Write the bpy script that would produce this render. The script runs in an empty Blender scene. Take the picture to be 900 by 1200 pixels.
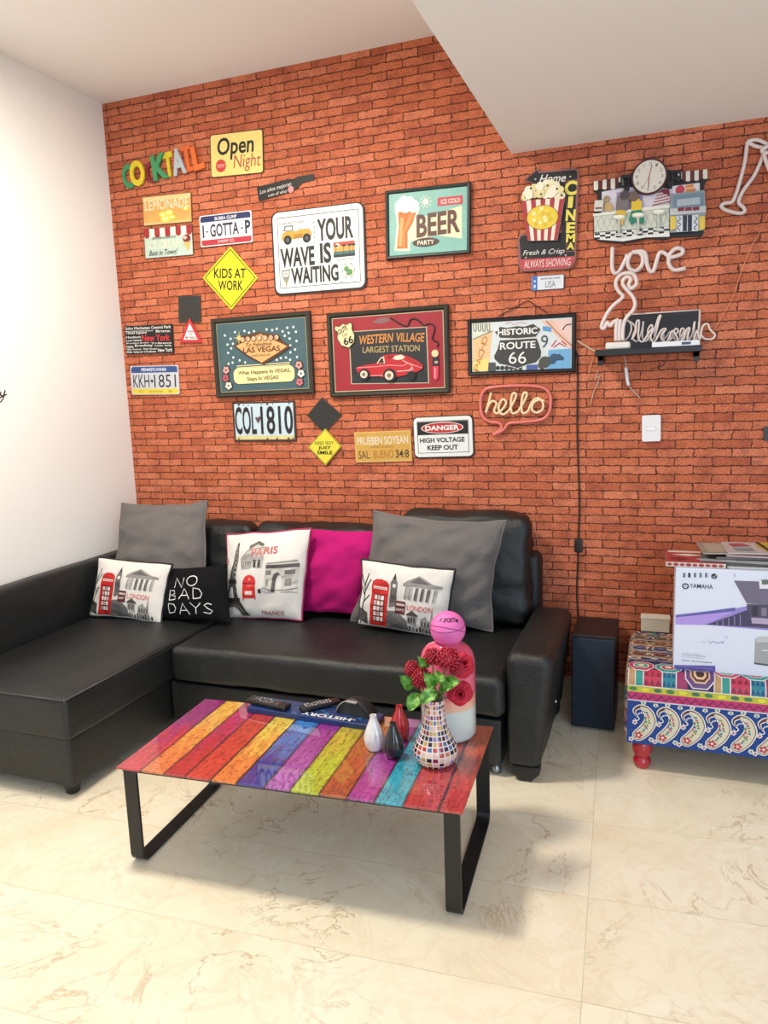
import bpy, bmesh, math, random
from mathutils import Vector, Matrix, noise
from mathutils.geometry import tessellate_polygon
random.seed(7)
S = bpy.context.scene
COL = S.collection
V = Vector
PI = math.pi

# ------------------------------------------------------------------ camera
CX, CY, FPX = 450.0, 600.0, 875.0
EX = V((0.93835785, -0.02168474, 0.34498451))
EY = V((0.34392258, 0.15866238, -0.92549636))
EZ = V((-0.03466691, 0.98709474, 0.15633996))
CAM = V((0.0, -3.4917, 1.48))
cd = bpy.data.cameras.new('camera')
cam = bpy.data.objects.new('camera', cd)
COL.objects.link(cam)
cam.matrix_world = Matrix((EX, EY, EZ)).to_4x4()
cam.location = CAM
cd.sensor_fit = 'AUTO'
cd.sensor_width = 36.0
cd.lens = FPX / 1200.0 * 36.0
cd.clip_start = 0.05
S.camera = cam

# ------------------------------------------------------------------ light
S.view_settings.view_transform = 'Standard'
S.view_settings.look = 'None'
S.view_settings.gamma = 1.0
S.view_settings.use_curve_mapping = False
S.view_settings.exposure = 0.0
S.render.film_transparent = False
wd = bpy.data.worlds.new('daylight')
S.world = wd
wd.use_nodes = True
bgn = wd.node_tree.nodes['Background']
bgn.inputs[0].default_value = (0.93, 0.96, 1.0, 1)
bgn.inputs[1].default_value = 0.66


def area(name, loc, target, size, size_y, energy, col):
    l = bpy.data.lights.new(name, 'AREA')
    l.shape = 'RECTANGLE'
    l.size = size
    l.size_y = size_y
    l.energy = energy
    l.color = col
    o = bpy.data.objects.new(name, l)
    COL.objects.link(o)
    o.location = loc
    d = V(target) - V(loc)
    o.rotation_euler = d.to_track_quat('-Z', 'Y').to_euler()
    return o


# ceiling fitting above the table, out of the frame
area('ceiling_light', (-1.75, -1.55, 3.0), (-1.75, -1.55, 0), 0.34, 0.34, 67, (1.0, 0.92, 0.78))
# daylight through the large window behind and to the right
area('window_daylight', (1.9, -5.2, 1.6), (-0.6, -0.6, 0.8), 2.4, 2.2, 98, (0.62, 0.80, 1.0))


# ------------------------------------------------------------------ pixel rays
def ray(px, py):
    q = V((px - CX, -(py - CY), -FPX))
    return V((EX.dot(q), EY.dot(q), EZ.dot(q)))


def wallp(px, py, y=0.0):
    d = ray(px, py)
    return CAM + d * ((y - CAM.y) / d.y)


def floorp(px, py, z=0.0):
    d = ray(px, py)
    return CAM + d * ((z - CAM.z) / d.z)


# ------------------------------------------------------------------ materials
def lin(h):
    h = h.lstrip('#')
    out = []
    for i in (0, 2, 4):
        c = int(h[i:i + 2], 16) / 255.0
        out.append(c / 12.92 if c <= 0.04045 else ((c + 0.055) / 1.055) ** 2.4)
    return (out[0], out[1], out[2], 1.0)


_M = {}


def new_mat(name):
    m = bpy.data.materials.new(name)
    m.use_nodes = True
    nt = m.node_tree
    return m, nt, nt.nodes['Principled BSDF']


def M(hexc, rough=0.5, var=0.06, vs=30.0, bump=0.0, bs=200.0, metal=0.0, coat=0.0, emit=0.0, spec=0.5):
    key = (hexc, rough, var, vs, bump, bs, metal, coat, emit, spec)
    if key in _M:
        return _M[key]
    m, nt, b = new_mat('paint_' + hexc.strip('#'))
    c = lin(hexc)
    b.inputs['Roughness'].default_value = rough
    b.inputs['Metallic'].default_value = metal
    b.inputs['Coat Weight'].default_value = coat
    b.inputs['Coat Roughness'].default_value = 0.08
    b.inputs['Specular IOR Level'].default_value = spec
    tc = nt.nodes.new('ShaderNodeTexCoord')
    nz = nt.nodes.new('ShaderNodeTexNoise')
    nz.inputs['Scale'].default_value = vs
    nz.inputs['Detail'].default_value = 3
    nt.links.new(tc.outputs['Object'], nz.inputs['Vector'])
    mx = nt.nodes.new('ShaderNodeMix')
    mx.data_type = 'RGBA'
    mx.inputs['A'].default_value = tuple(max(0, x * (1 - var)) for x in c[:3]) + (1,)
    mx.inputs['B'].default_value = tuple(min(1, x * (1 + var)) for x in c[:3]) + (1,)
    nt.links.new(nz.outputs['Fac'], mx.inputs['Factor'])
    nt.links.new(mx.outputs['Result'], b.inputs['Base Color'])
    if emit:
        nt.links.new(mx.outputs['Result'], b.inputs['Emission Color'])
        b.inputs['Emission Strength'].default_value = emit
    if bump:
        n2 = nt.nodes.new('ShaderNodeTexNoise')
        n2.inputs['Scale'].default_value = bs
        n2.inputs['Detail'].default_value = 2
        nt.links.new(tc.outputs['Object'], n2.inputs['Vector'])
        bp = nt.nodes.new('ShaderNodeBump')
        bp.inputs['Strength'].default_value = bump
        bp.inputs['Distance'].default_value = 0.002
        nt.links.new(n2.outputs['Fac'], bp.inputs['Height'])
        nt.links.new(bp.outputs['Normal'], b.inputs['Normal'])
    _M[key] = m
    return m


class N:
    """small helper to wire node graphs"""

    def __init__(s, nt):
        s.nt = nt

    def node(s, t, **kw):
        n = s.nt.nodes.new(t)
        for k, v in kw.items():
            setattr(n, k, v)
        return n

    def set(s, sock, v):
        if hasattr(v, 'is_output') or isinstance(v, bpy.types.NodeSocket):
            s.nt.links.new(v, sock)
        else:
            sock.default_value = v

    def math(s, op, a, b=0.0, c=0.0):
        n = s.node('ShaderNodeMath', operation=op)
        s.set(n.inputs[0], a)
        s.set(n.inputs[1], b)
        s.set(n.inputs[2], c)
        return n.outputs[0]

    def mix(s, f, a, b, bt='MIX'):
        n = s.node('ShaderNodeMix', data_type='RGBA', blend_type=bt)
        s.set(n.inputs['Factor'], f)
        s.set(n.inputs['A'], a)
        s.set(n.inputs['B'], b)
        return n.outputs['Result']

    def noise(s, vec, scale, detail=3.0, rough=0.5, dist=0.0):
        n = s.node('ShaderNodeTexNoise')
        s.set(n.inputs['Vector'], vec)
        n.inputs['Scale'].default_value = scale
        n.inputs['Detail'].default_value = detail
        n.inputs['Roughness'].default_value = rough
        n.inputs['Distortion'].default_value = dist
        return n

    def ramp(s, f, stops, interp='LINEAR'):
        n = s.node('ShaderNodeValToRGB')
        n.color_ramp.interpolation = interp
        e = n.color_ramp.elements
        while len(e) > 1:
            e.remove(e[-1])
        e[0].position = stops[0][0]
        e[0].color = stops[0][1]
        for p, c in stops[1:]:
            k = e.new(p)
            k.color = c
        s.set(n.inputs[0], f)
        return n.outputs[0]

    def mapping(s, vec, loc=(0, 0, 0), rot=(0, 0, 0), sc=(1, 1, 1)):
        n = s.node('ShaderNodeMapping')
        s.set(n.inputs['Vector'], vec)
        n.inputs['Location'].default_value = loc
        n.inputs['Rotation'].default_value = rot
        n.inputs['Scale'].default_value = sc
        return n.outputs[0]

    def bump(s, h, strength, dist=0.002):
        n = s.node('ShaderNodeBump')
        n.inputs['Strength'].default_value = strength
        n.inputs['Distance'].default_value = dist
        s.set(n.inputs['Height'], h)
        return n.outputs[0]


def brick_material():
    m, nt, b = new_mat('brick_wallpaper')
    g = N(nt)
    tc = g.node('ShaderNodeTexCoord')
    pos = tc.outputs['Object']
    sep = g.node('ShaderNodeSeparateXYZ')
    g.set(sep.inputs[0], pos)
    cmb = g.node('ShaderNodeCombineXYZ')
    g.set(cmb.inputs[0], sep.outputs[0])
    g.set(cmb.inputs[1], sep.outputs[2])
    # wobbly joints
    wob = g.noise(cmb.outputs[0], 42.0, 4, 0.7)
    off = g.node('ShaderNodeVectorMath', operation='MULTIPLY_ADD')
    g.set(off.inputs[0], wob.outputs['Color'])
    off.inputs[1].default_value = (0.026, 0.019, 0)
    g.set(off.inputs[2], cmb.outputs[0])
    br = g.node('ShaderNodeTexBrick')
    g.set(br.inputs['Vector'], off.outputs[0])
    br.inputs['Scale'].default_value = 1.0
    br.inputs['Brick Width'].default_value = 0.150
    br.inputs['Row Height'].default_value = 0.0378
    br.inputs['Mortar Size'].default_value = 0.0031
    br.inputs['Mortar Smooth'].default_value = 0.35
    br.inputs['Bias'].default_value = 0.0
    br.inputs['Color1'].default_value = (0, 0, 0, 1)
    br.inputs['Color2'].default_value = (1, 1, 1, 1)
    br.inputs['Mortar'].default_value = (0.5, 0.5, 0.5, 1)
    per = g.node('ShaderNodeRGBToBW')
    g.set(per.inputs[0], br.outputs['Color'])
    base = g.ramp(per.outputs[0], [(0.0, lin('#b25d43')), (0.25, lin('#c06a47')), (0.6, lin('#c77050')), (1.0, lin('#d07c5c'))])
    blot = g.noise(cmb.outputs[0], 13.0, 4, 0.65)
    bl = g.ramp(blot.outputs['Fac'], [(0.44, (0, 0, 0, 1)), (0.66, (1, 1, 1, 1))])
    c1 = g.mix(g.math('MULTIPLY', bl, 0.5), base, lin('#7d3d30'))
    fine = g.noise(cmb.outputs[0], 150.0, 3, 0.7)
    fr = g.ramp(fine.outputs['Fac'], [(0.32, (0.5, 0.48, 0.48, 1)), (0.50, (1, 1, 1, 1)), (0.68, (1.35, 1.28, 1.18, 1))])
    c2 = g.mix(1.0, c1, fr, 'MULTIPLY')
    dk = g.noise(cmb.outputs[0], 60.0, 4, 0.7)
    dkr = g.ramp(dk.outputs['Fac'], [(0.58, (0, 0, 0, 1)), (0.75, (1, 1, 1, 1))])
    c3 = g.mix(g.math('MULTIPLY', dkr, 0.35), c2, lin('#5c2a22'))
    mortar = g.mix(fine.outputs['Fac'], lin('#3c1c14'), lin('#6e3c2a'))
    c4 = g.mix(br.outputs['Fac'], c3, mortar)
    g.set(b.inputs['Base Color'], c4)
    b.inputs['Roughness'].default_value = 0.75
    b.inputs['Specular IOR Level'].default_value = 0.25
    h = g.math('SUBTRACT', g.math('MULTIPLY', fine.outputs['Fac'], 0.3), br.outputs['Fac'])
    g.set(b.inputs['Normal'], g.bump(h, 0.25, 0.002))
    return m


def marble_material():
    m, nt, b = new_mat('beige_marble_tiles')
    g = N(nt)
    tc = g.node('ShaderNodeTexCoord')
    pos = tc.outputs['Object']
    rot = g.mapping(pos, loc=(0.236, 1.822, 0), rot=(0, 0, -0.047))
    br = g.node('ShaderNodeTexBrick')
    br.offset = 0.0
    g.set(br.inputs['Vector'], rot)
    br.inputs['Scale'].default_value = 1.0
    br.inputs['Brick Width'].default_value = 3.2
    br.inputs['Row Height'].default_value = 0.395
    br.inputs['Mortar Size'].default_value = 0.0016
    br.inputs['Mortar Smooth'].default_value = 0.5
    br.inputs['Color1'].default_value = (0, 0, 0, 1)
    br.inputs['Color2'].default_value = (1, 1, 1, 1)
    per = g.node('ShaderNodeRGBToBW')
    g.set(per.inputs[0], br.outputs['Color'])
    # every tile shows another cut of the stone
    shift = g.node('ShaderNodeVectorMath', operation='MULTIPLY_ADD')
    g.set(shift.inputs[0], br.outputs['Color'])
    shift.inputs[1].default_value = (3.1, 1.7, 5.3)
    g.set(shift.inputs[2], pos)
    p = shift.outputs[0]
    cloud = g.noise(p, 2.2, 5, 0.6, 0.6)
    base = g.ramp(cloud.outputs['Fac'], [(0.25, lin('#e3d5b9')), (0.5, lin('#ede3cb')), (0.75, lin('#f1ebd9'))])
    v1 = g.noise(p, 2.6, 8, 0.62, 0.9)
    d1 = g.math('ABSOLUTE', g.math('SUBTRACT', v1.outputs['Fac'], 0.5))
    l1 = g.ramp(d1, [(0.0, (1, 1, 1, 1)), (0.009, (0, 0, 0, 1))])
    msk = g.noise(p, 1.9, 2)
    mk = g.ramp(msk.outputs['Fac'], [(0.46, (0, 0, 0, 1)), (0.62, (1, 1, 1, 1))])
    f1 = g.math('MULTIPLY', l1, g.math('MULTIPLY', mk, 0.75))
    c1 = g.mix(f1, base, lin('#a8895f'))
    v2 = g.noise(p, 5.0, 6, 0.6, 1.4)
    d2 = g.math('ABSOLUTE', g.math('SUBTRACT', v2.outputs['Fac'], 0.47))
    l2 = g.ramp(d2, [(0.0, (1, 1, 1, 1)), (0.05, (0, 0, 0, 1))])
    c2 = g.mix(g.math('MULTIPLY', l2, 0.2), c1, lin('#d3b48a'))
    c3 = g.mix(g.math('MULTIPLY', br.outputs['Fac'], 0.45), c2, lin('#a9946f'))
    g.set(b.inputs['Base Color'], c3)
    rr = g.math('ADD', 0.22, g.math('MULTIPLY', cloud.outputs['Fac'], 0.1))
    g.set(b.inputs['Roughness'], rr)
    b.inputs['Specular IOR Level'].default_value = 0.45
    return m


def plaster_material(hexc, name):
    m, nt, b = new_mat(name)
    g = N(nt)
    tc = g.node('ShaderNodeTexCoord')
    n1 = g.noise(tc.outputs['Object'], 1.2, 3)
    c = lin(hexc)
    c2 = tuple(x * 0.965 for x in c[:3]) + (1,)
    g.set(b.inputs['Base Color'], g.mix(n1.outputs['Fac'], c, c2))
    n2 = g.noise(tc.outputs['Object'], 60, 4)
    g.set(b.inputs['Normal'], g.bump(n2.outputs['Fac'], 0.04, 0.002))
    b.inputs['Roughness'].default_value = 0.85
    b.inputs['Specular IOR Level'].default_value = 0.2
    return m


def leather_material():
    m, nt, b = new_mat('black_leather')
    g = N(nt)
    tc = g.node('ShaderNodeTexCoord')
    n1 = g.noise(tc.outputs['Object'], 4.0, 4, 0.6)
    g.set(b.inputs['Base Color'], g.ramp(n1.outputs['Fac'], [(0.3, lin('#121415')), (0.7, lin('#1d2021'))]))
    vo = g.node('ShaderNodeTexVoronoi')
    g.set(vo.inputs['Vector'], tc.outputs['Object'])
    vo.inputs['Scale'].default_value = 330
    n2 = g.noise(tc.outputs['Object'], 14.0, 5, 0.6, 0.6)
    h = g.math('ADD', g.math('MULTIPLY', vo.outputs['Distance'], 0.25), g.math('MULTIPLY', n2.outputs['Fac'], 1.6))
    g.set(b.inputs['Normal'], g.bump(h, 0.45, 0.007))
    g.set(b.inputs['Roughness'], g.math('ADD', 0.36, g.math('MULTIPLY', n1.outputs['Fac'], 0.16)))
    b.inputs['Specular IOR Level'].default_value = 0.5
    return m


def velvet_material(hexc, name, wrinkle=0.3, sheen=0.6):
    m, nt, b = new_mat(name)
    g = N(nt)
    tc = g.node('ShaderNodeTexCoord')
    n1 = g.noise(tc.outputs['Object'], 7.0, 4, 0.6, 0.5)
    c = lin(hexc)
    a = tuple(x * 0.8 for x in c[:3]) + (1,)
    d = tuple(min(1, x * 1.18) for x in c[:3]) + (1,)
    g.set(b.inputs['Base Color'], g.mix(n1.outputs['Fac'], a, d))
    n2 = g.noise(tc.outputs['Object'], 16, 5, 0.6, 1.0)
    n3 = g.noise(tc.outputs['Object'], 420, 2)
    h = g.math('ADD', n2.outputs['Fac'], g.math('MULTIPLY', n3.outputs['Fac'], 0.12))
    g.set(b.inputs['Normal'], g.bump(h, wrinkle, 0.006))
    b.inputs['Roughness'].default_value = 0.9
    b.inputs['Specular IOR Level'].default_value = 0.15
    b.inputs['Sheen Weight'].default_value = sheen
    b.inputs['Sheen Roughness'].default_value = 0.5
    b.inputs['Sheen Tint'].default_value = d
    return m


def plank_print_material(L, D):
    """table print: weathered coloured planks side by side under glass"""
    m, nt, b = new_mat('painted_planks_under_glass')
    g = N(nt)
    tc = g.node('ShaderNodeTexCoord')
    sep = g.node('ShaderNodeSeparateXYZ')
    g.set(sep.inputs[0], tc.outputs['Object'])
    edges = [134, 163, 190, 215, 245, 275, 308, 338, 372, 404, 437, 470, 512, 540]
    fr = ['#c02f3c', '#d8763c', '#b3262f', '#c33a30', '#d97a38', '#2e2f8c', '#a552a8', '#a8b52a', '#a8502a', '#a33a94', '#2aa0b8', '#b5303c', '#b83a38']
    bk = ['#8e2072', '#dfae4a', '#ad2464', '#b83a2e', '#d9c24a', '#3f7fc8', '#8a2b8c', '#c0ad3a', '#b06a30', '#8e2b86', '#3a93b4', '#a8442c', '#b85a34']
    t = g.math('DIVIDE', g.math('ADD', sep.outputs[0], L / 2), L)
    wob = g.noise(g.mapping(tc.outputs['Object'], sc=(3, 1, 1)), 9, 3)
    t = g.math('ADD', t, g.math('MULTIPLY', g.math('SUBTRACT', wob.outputs['Fac'], 0.5), 0.006))
    es = [(e - 134) / 406.0 for e in edges]
    es = [e * 2.37 / (2.05 * (1 - e) + 2.37 * e) for e in es]
    f_r = g.ramp(t, [(es[i], lin(fr[i])) for i in range(13)], 'CONSTANT')
    b_r = g.ramp(t, [(es[i], lin(bk[i])) for i in range(13)], 'CONSTANT')
    n1 = g.noise(g.mapping(tc.outputs['Object'], sc=(4, 1, 1)), 7, 5, 0.7)
    yy = g.math('DIVIDE', g.math('ADD', sep.outputs[1], D / 2), D)
    f = g.math('ADD', yy, g.math('MULTIPLY', g.math('SUBTRACT', n1.outputs['Fac'], 0.5), 1.6))
    fc = g.ramp(f, [(0.25, (0, 0, 0, 1)), (0.75, (1, 1, 1, 1))])
    c = g.mix(fc, f_r, b_r)
    gr = g.noise(g.mapping(tc.outputs['Object'], sc=(9, 1, 1)), 14, 6, 0.75)
    grr = g.ramp(gr.outputs['Fac'], [(0.30, (0.22, 0.16, 0.18, 1)), (0.47, (0.92, 0.9, 0.9, 1)), (0.56, (1, 1, 1, 1)), (0.70, (1.5, 1.45, 1.4, 1))])
    c = g.mix(1.0, c, grr, 'MULTIPLY')
    blot = g.noise(tc.outputs['Object'], 70, 4, 0.8)
    br_ = g.ramp(blot.outputs['Fac'], [(0.38, (0.35, 0.3, 0.3, 1)), (0.48, (1, 1, 1, 1))])
    c = g.mix(0.8, c, g.mix(1.0, c, br_, 'MULTIPLY'))
    stops = [(0.0, (0, 0, 0, 1))]
    for e in es[1:-1]:
        stops += [(e - 0.0045, (0, 0, 0, 1)), (e - 0.002, (1, 1, 1, 1)), (e + 0.002, (1, 1, 1, 1)), (e + 0.0045, (0, 0, 0, 1))]
    # two ramps because one holds 32 stops at most
    g1 = g.ramp(t, stops[:25])
    g2 = g.ramp(t, [(0.0, (0, 0, 0, 1))] + stops[25:])
    gap = g.math('MAXIMUM', g1, g2)
    c = g.mix(gap, c, lin('#2a1018'))
    g.set(b.inputs['Base Color'], c)
    b.inputs['Roughness'].default_value = 0.35
    b.inputs['Coat Weight'].default_value = 1.0
    b.inputs['Coat Roughness'].default_value = 0.02
    b.inputs['Coat IOR'].default_value = 1.6
    return m


def mosaic_material():
    m, nt, b = new_mat('mosaic_tesserae')
    g = N(nt)
    uv = g.node('ShaderNodeUVMap')
    sc = g.node('ShaderNodeVectorMath', operation='MULTIPLY')
    g.set(sc.inputs[0], uv.outputs[0])
    sc.inputs[1].default_value = (22, 17, 1)
    fl = g.node('ShaderNodeVectorMath', operation='FLOOR')
    g.set(fl.inputs[0], sc.outputs[0])
    fc = g.node('ShaderNodeVectorMath', operation='FRACTION')
    g.set(fc.inputs[0], sc.outputs[0])
    wn = g.node('ShaderNodeTexWhiteNoise', noise_dimensions='2D')
    g.set(wn.inputs['Vector'], fl.outputs[0])
    cols = ['#3a1420', '#b03a30', '#2c2f5c', '#8f6fa8', '#1d1a20', '#c77a5a', '#d9b6a8', '#4f6f9c', '#7a2438', '#e0c8b8', '#33203a', '#c2a24c']
    c = g.ramp(wn.outputs['Value'], [(i / 12.0, lin(h)) for i, h in enumerate(cols)], 'CONSTANT')
    sep = g.node('ShaderNodeSeparateXYZ')
    g.set(sep.inputs[0], fc.outputs[0])
    ex = g.math('ABSOLUTE', g.math('SUBTRACT', sep.outputs[0], 0.5))
    ey = g.math('ABSOLUTE', g.math('SUBTRACT', sep.outputs[1], 0.5))
    e = g.math('MAXIMUM', ex, ey)
    gm = g.math('GREATER_THAN', e, 0.385)
    g.set(b.inputs['Base Color'], g.mix(gm, c, lin('#e2d6d0')))
    g.set(b.inputs['Roughness'], g.math('ADD', 0.12, g.math('MULTIPLY', gm, 0.6)))
    g.set(b.inputs['Normal'], g.bump(g.math('SUBTRACT', 1.0, gm), 0.5, 0.002))
    return m


def ombre_material(z0, z1):
    m, nt, b = new_mat('ombre_painted_glass')
    g = N(nt)
    tc = g.node('ShaderNodeTexCoord')
    sep = g.node('ShaderNodeSeparateXYZ')
    g.set(sep.inputs[0], tc.outputs['Object'])
    n1 = g.noise(tc.outputs['Object'], 14, 3)
    t = g.math('DIVIDE', g.math('SUBTRACT', sep.outputs[2], z0), z1 - z0)
    t = g.math('ADD', t, g.math('MULTIPLY', g.math('SUBTRACT', n1.outputs['Fac'], 0.5), 0.03))
    g.set(b.inputs['Base Color'], g.ramp(t, [(0.0, lin('#c3d3d2')), (0.33, lin('#c9d6d2')), (0.36, lin('#e3b49c')), (0.45, lin('#e8a08e')),
                                             (0.52, lin('#e06a80')), (1.0, lin('#e0557c'))]))
    b.inputs['Roughness'].default_value = 0.18
    b.inputs['Coat Weight'].default_value = 0.6
    return m


def tile_noise_fabric():
    """dark blue woven ground of the patterned bench"""
    m, nt, b = new_mat('patterned_bench_fabric')
    g = N(nt)
    tc = g.node('ShaderNodeTexCoord')
    vo = g.node('ShaderNodeTexVoronoi')
    g.set(vo.inputs['Vector'], tc.outputs['Object'])
    vo.inputs['Scale'].default_value = 16
    vo2 = g.node('ShaderNodeTexVoronoi')
    g.set(vo2.inputs['Vector'], g.mapping(tc.outputs['Object'], sc=(1, 1.6, 1)))
    vo2.inputs['Scale'].default_value = 16
    ring = g.math('FRACT', g.math('MULTIPLY', vo2.outputs['Distance'], 4.2))
    wn = g.node('ShaderNodeTexWhiteNoise')
    g.set(wn.inputs['Vector'], vo2.outputs['Position'])
    add = g.math('FRACT', g.math('ADD', wn.outputs['Value'], g.math('FLOOR', g.math('MULTIPLY', vo2.outputs['Distance'], 4.2))))
    add = g.math('FRACT', g.math('ADD', wn.outputs['Value'], g.math('MULTIPLY', 0.37, g.math('FLOOR', g.math('MULTIPLY', vo2.outputs['Distance'], 5.5)))))
    cols = ['#5a3a34', '#8f2f4a', '#2a3f78', '#b99a78', '#7a5a48', '#c9b8a0', '#2c7a74', '#6a3a5a', '#a8805a', '#38305c']
    c = g.ramp(add, [(i / 10.0, lin(h)) for i, h in enumerate(cols)], 'CONSTANT')
    ln = g.math('LESS_THAN', ring, 0.12)
    c = g.mix(g.math('MULTIPLY', ln, 0.7), c, lin('#d8ccb8'))
    g.set(b.inputs['Base Color'], c)
    b.inputs['Roughness'].default_value = 0.9
    b.inputs['Specular IOR Level'].default_value = 0.15
    n3 = g.noise(tc.outputs['Object'], 500, 2)
    g.set(b.inputs['Normal'], g.bump(n3.outputs['Fac'], 0.2, 0.001))
    return m


# ------------------------------------------------------------------ mesh builder
def link(o):
    COL.objects.link(o)
    return o


def tag(o, label=None, cat=None, group=None, kind=None):
    if label:
        o['label'] = label
    if cat:
        o['category'] = cat
    if group:
        o['group'] = group
    if kind:
        o['kind'] = kind
    return o


def empty(name, loc, label, cat, group=None, rot=(0, 0, 0)):
    o = bpy.data.objects.new(name, None)
    o.empty_display_size = 0.05
    link(o)
    o.location = loc
    o.rotation_euler = rot
    return tag(o, label, cat, group)


class MB:
    def __init__(s):
        s.v = []
        s.f = []
        s.m = []
        s.uv = None
        s.cur = 0

    def add(s, vs, fs):
        k = len(s.v)
        s.v += [V(p) for p in vs]
        for f in fs:
            s.f.append(tuple(i + k for i in f))
            s.m.append(s.cur)
        return s

    def box(s, a, b):
        x0, y0, z0 = a
        x1, y1, z1 = b
        return s.add([(x0, y0, z0), (x1, y0, z0), (x1, y1, z0), (x0, y1, z0), (x0, y0, z1), (x1, y0, z1), (x1, y1, z1), (x0, y1, z1)],
                     [(3, 2, 1, 0), (4, 5, 6, 7), (0, 1, 5, 4), (1, 2, 6, 5), (2, 3, 7, 6), (3, 0, 4, 7)])

    def rbox(s, a, b, r, k=3, n=4, disp=None):
        """rounded box; disp(p, n) returns an offset along the normal"""
        lo, hi = V(a), V(b)
        r = min(r, *(0.499 * (hi[i] - lo[i]) for i in range(3)))

        def coords(i):
            c = [lo[i] + r * (1 - math.tan((1 - j / k) * PI / 4)) for j in range(k + 1)]
            nn = n[i] if isinstance(n, (tuple, list)) else n
            c += [lo[i] + r + (hi[i] - lo[i] - 2 * r) * j / nn for j in range(1, nn)]
            c += [hi[i] - r * (1 - math.tan((1 - j / k) * PI / 4)) for j in range(k, -1, -1)]
            return c
        cs = [coords(i) for i in range(3)]
        idx = {}
        vs, fs = [], []

        def vert(p):
            key = tuple(round(x, 6) for x in p)
            if key not in idx:
                q = V([min(max(p[i], lo[i] + r), hi[i] - r) for i in range(3)])
                d = V(p) - q
                nn = d.normalized() if d.length > 1e-9 else V((0, 0, 1))
                w = q + nn * r
                if disp:
                    w = w + nn * disp(w, nn)
                idx[key] = len(vs)
                vs.append(w)
            return idx[key]
        for ax in range(3):
            u, w = (ax + 1) % 3, (ax + 2) % 3
            for side, val in ((0, lo[ax]), (1, hi[ax])):
                for i in range(len(cs[u]) - 1):
                    for j in range(len(cs[w]) - 1):
                        q = []
                        for (di, dj) in ((0, 0), (1, 0), (1, 1), (0, 1)):
                            p = [0, 0, 0]
                            p[ax] = val
                            p[u] = cs[u][i + di]
                            p[w] = cs[w][j + dj]
                            q.append(vert(p))
                        fs.append(tuple(q) if side else tuple(reversed(q)))
        return s.add(vs, fs)

    def tube(s, pts, r, n=8, closed=False, cap=True):
        pts = [V(p) for p in pts]
        N_ = len(pts)
        rs = r if isinstance(r, (list, tuple)) else [r] * N_
        prev = None
        rings = []
        for i in range(N_):
            if closed:
                t = pts[(i + 1) % N_] - pts[i - 1]
            else:
                t = pts[min(i + 1, N_ - 1)] - pts[max(i - 1, 0)]
            if t.length < 1e-9:
                t = V((0, 0, 1))
            t.normalize()
            if prev is None:
                a = V((0, 1, 0)) if abs(t.y) < 0.9 else V((1, 0, 0))
                u = t.cross(a).normalized()
            else:
                u = (prev - t * prev.dot(t))
                u = u.normalized() if u.length > 1e-6 else t.orthogonal().normalized()
            prev = u
            w = t.cross(u)
            rings.append([pts[i] + (u * math.cos(2 * PI * j / n) + w * math.sin(2 * PI * j / n)) * rs[i] for j in range(n)])
        vs = [p for g in rings for p in g]
        fs = []
        for i in range(N_ if closed else N_ - 1):
            a, b = i * n, ((i + 1) % N_) * n
            for j in range(n):
                fs.append((a + j, a + (j + 1) % n, b + (j + 1) % n, b + j))
        if cap and not closed:
            fs.append(tuple(reversed(range(n))))
            fs.append(tuple((N_ - 1) * n + j for j in range(n)))
        return s.add(vs, fs)

    def lathe(s, prof, c=(0, 0, 0), n=32, flute=None, uvs=False):
        """prof: list of (r, z); flute(theta, z) multiplies the radius"""
        c = V(c)
        vs, fs = [], []
        for r, z in prof:
            for j in range(n):
                th = 2 * PI * j / n
                k = flute(th, z) if flute else 1.0
                vs.append(c + V((r * k * math.cos(th), r * k * math.sin(th), z)))
        for i in range(len(prof) - 1):
            for j in range(n):
                fs.append((i * n + j, i * n + (j + 1) % n, (i + 1) * n + (j + 1) % n, (i + 1) * n + j))
        if prof[0][0] > 1e-6:
            fs.append(tuple(reversed(range(n))))
        if prof[-1][0] > 1e-6:
            fs.append(tuple((len(prof) - 1) * n + j for j in range(n)))
        if uvs:
            L = [0.0]
            for i in range(1, len(prof)):
                L.append(L[-1] + math.hypot(prof[i][0] - prof[i - 1][0], prof[i][1] - prof[i - 1][1]))
            s.uv = []
            for i in range(len(prof) - 1):
                for j in range(n):
                    s.uv.append([(j / n, L[i] / L[-1]), ((j + 1) / n, L[i] / L[-1]), ((j + 1) / n, L[i + 1] / L[-1]), (j / n, L[i + 1] / L[-1])])
        return s.add(vs, fs)

    def sphere(s, c, r, n=12, m=8, sq=(1, 1, 1)):
        prof = [(r * math.sin(PI * i / m), -r * math.cos(PI * i / m)) for i in range(m + 1)]
        vs, fs = [], []
        c = V(c)
        for rr, z in prof:
            for j in range(n):
                th = 2 * PI * j / n
                vs.append(c + V((rr * math.cos(th) * sq[0], rr * math.sin(th) * sq[1], z * sq[2])))
        for i in range(m):
            for j in range(n):
                fs.append((i * n + j, i * n + (j + 1) % n, (i + 1) * n + (j + 1) % n, (i + 1) * n + j))
        return s.add(vs, fs)

    def xform(s, mat, start=0):
        for i in range(start, len(s.v)):
            s.v[i] = mat @ s.v[i]
        return s

    def build(s, name, mats, parent=None, smooth=False, origin=None):
        """vertices are in world space when origin is given, else local to the parent"""
        me = bpy.data.meshes.new(name)
        o3 = V(origin) if origin is not None else V((0, 0, 0))
        me.from_pydata([tuple(p - o3) for p in s.v], [], s.f)
        if not isinstance(mats, (list, tuple)):
            mats = [mats]
        for m in mats:
            me.materials.append(m)
        for i, p in enumerate(me.polygons):
            p.material_index = s.m[i]
            p.use_smooth = smooth
        if s.uv:
            ul = me.uv_layers.new(name='UVMap')
            for i, p in enumerate(me.polygons):
                if i < len(s.uv):
                    for k, li in enumerate(p.loop_indices):
                        ul.data[li].uv = s.uv[i][k]
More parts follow.
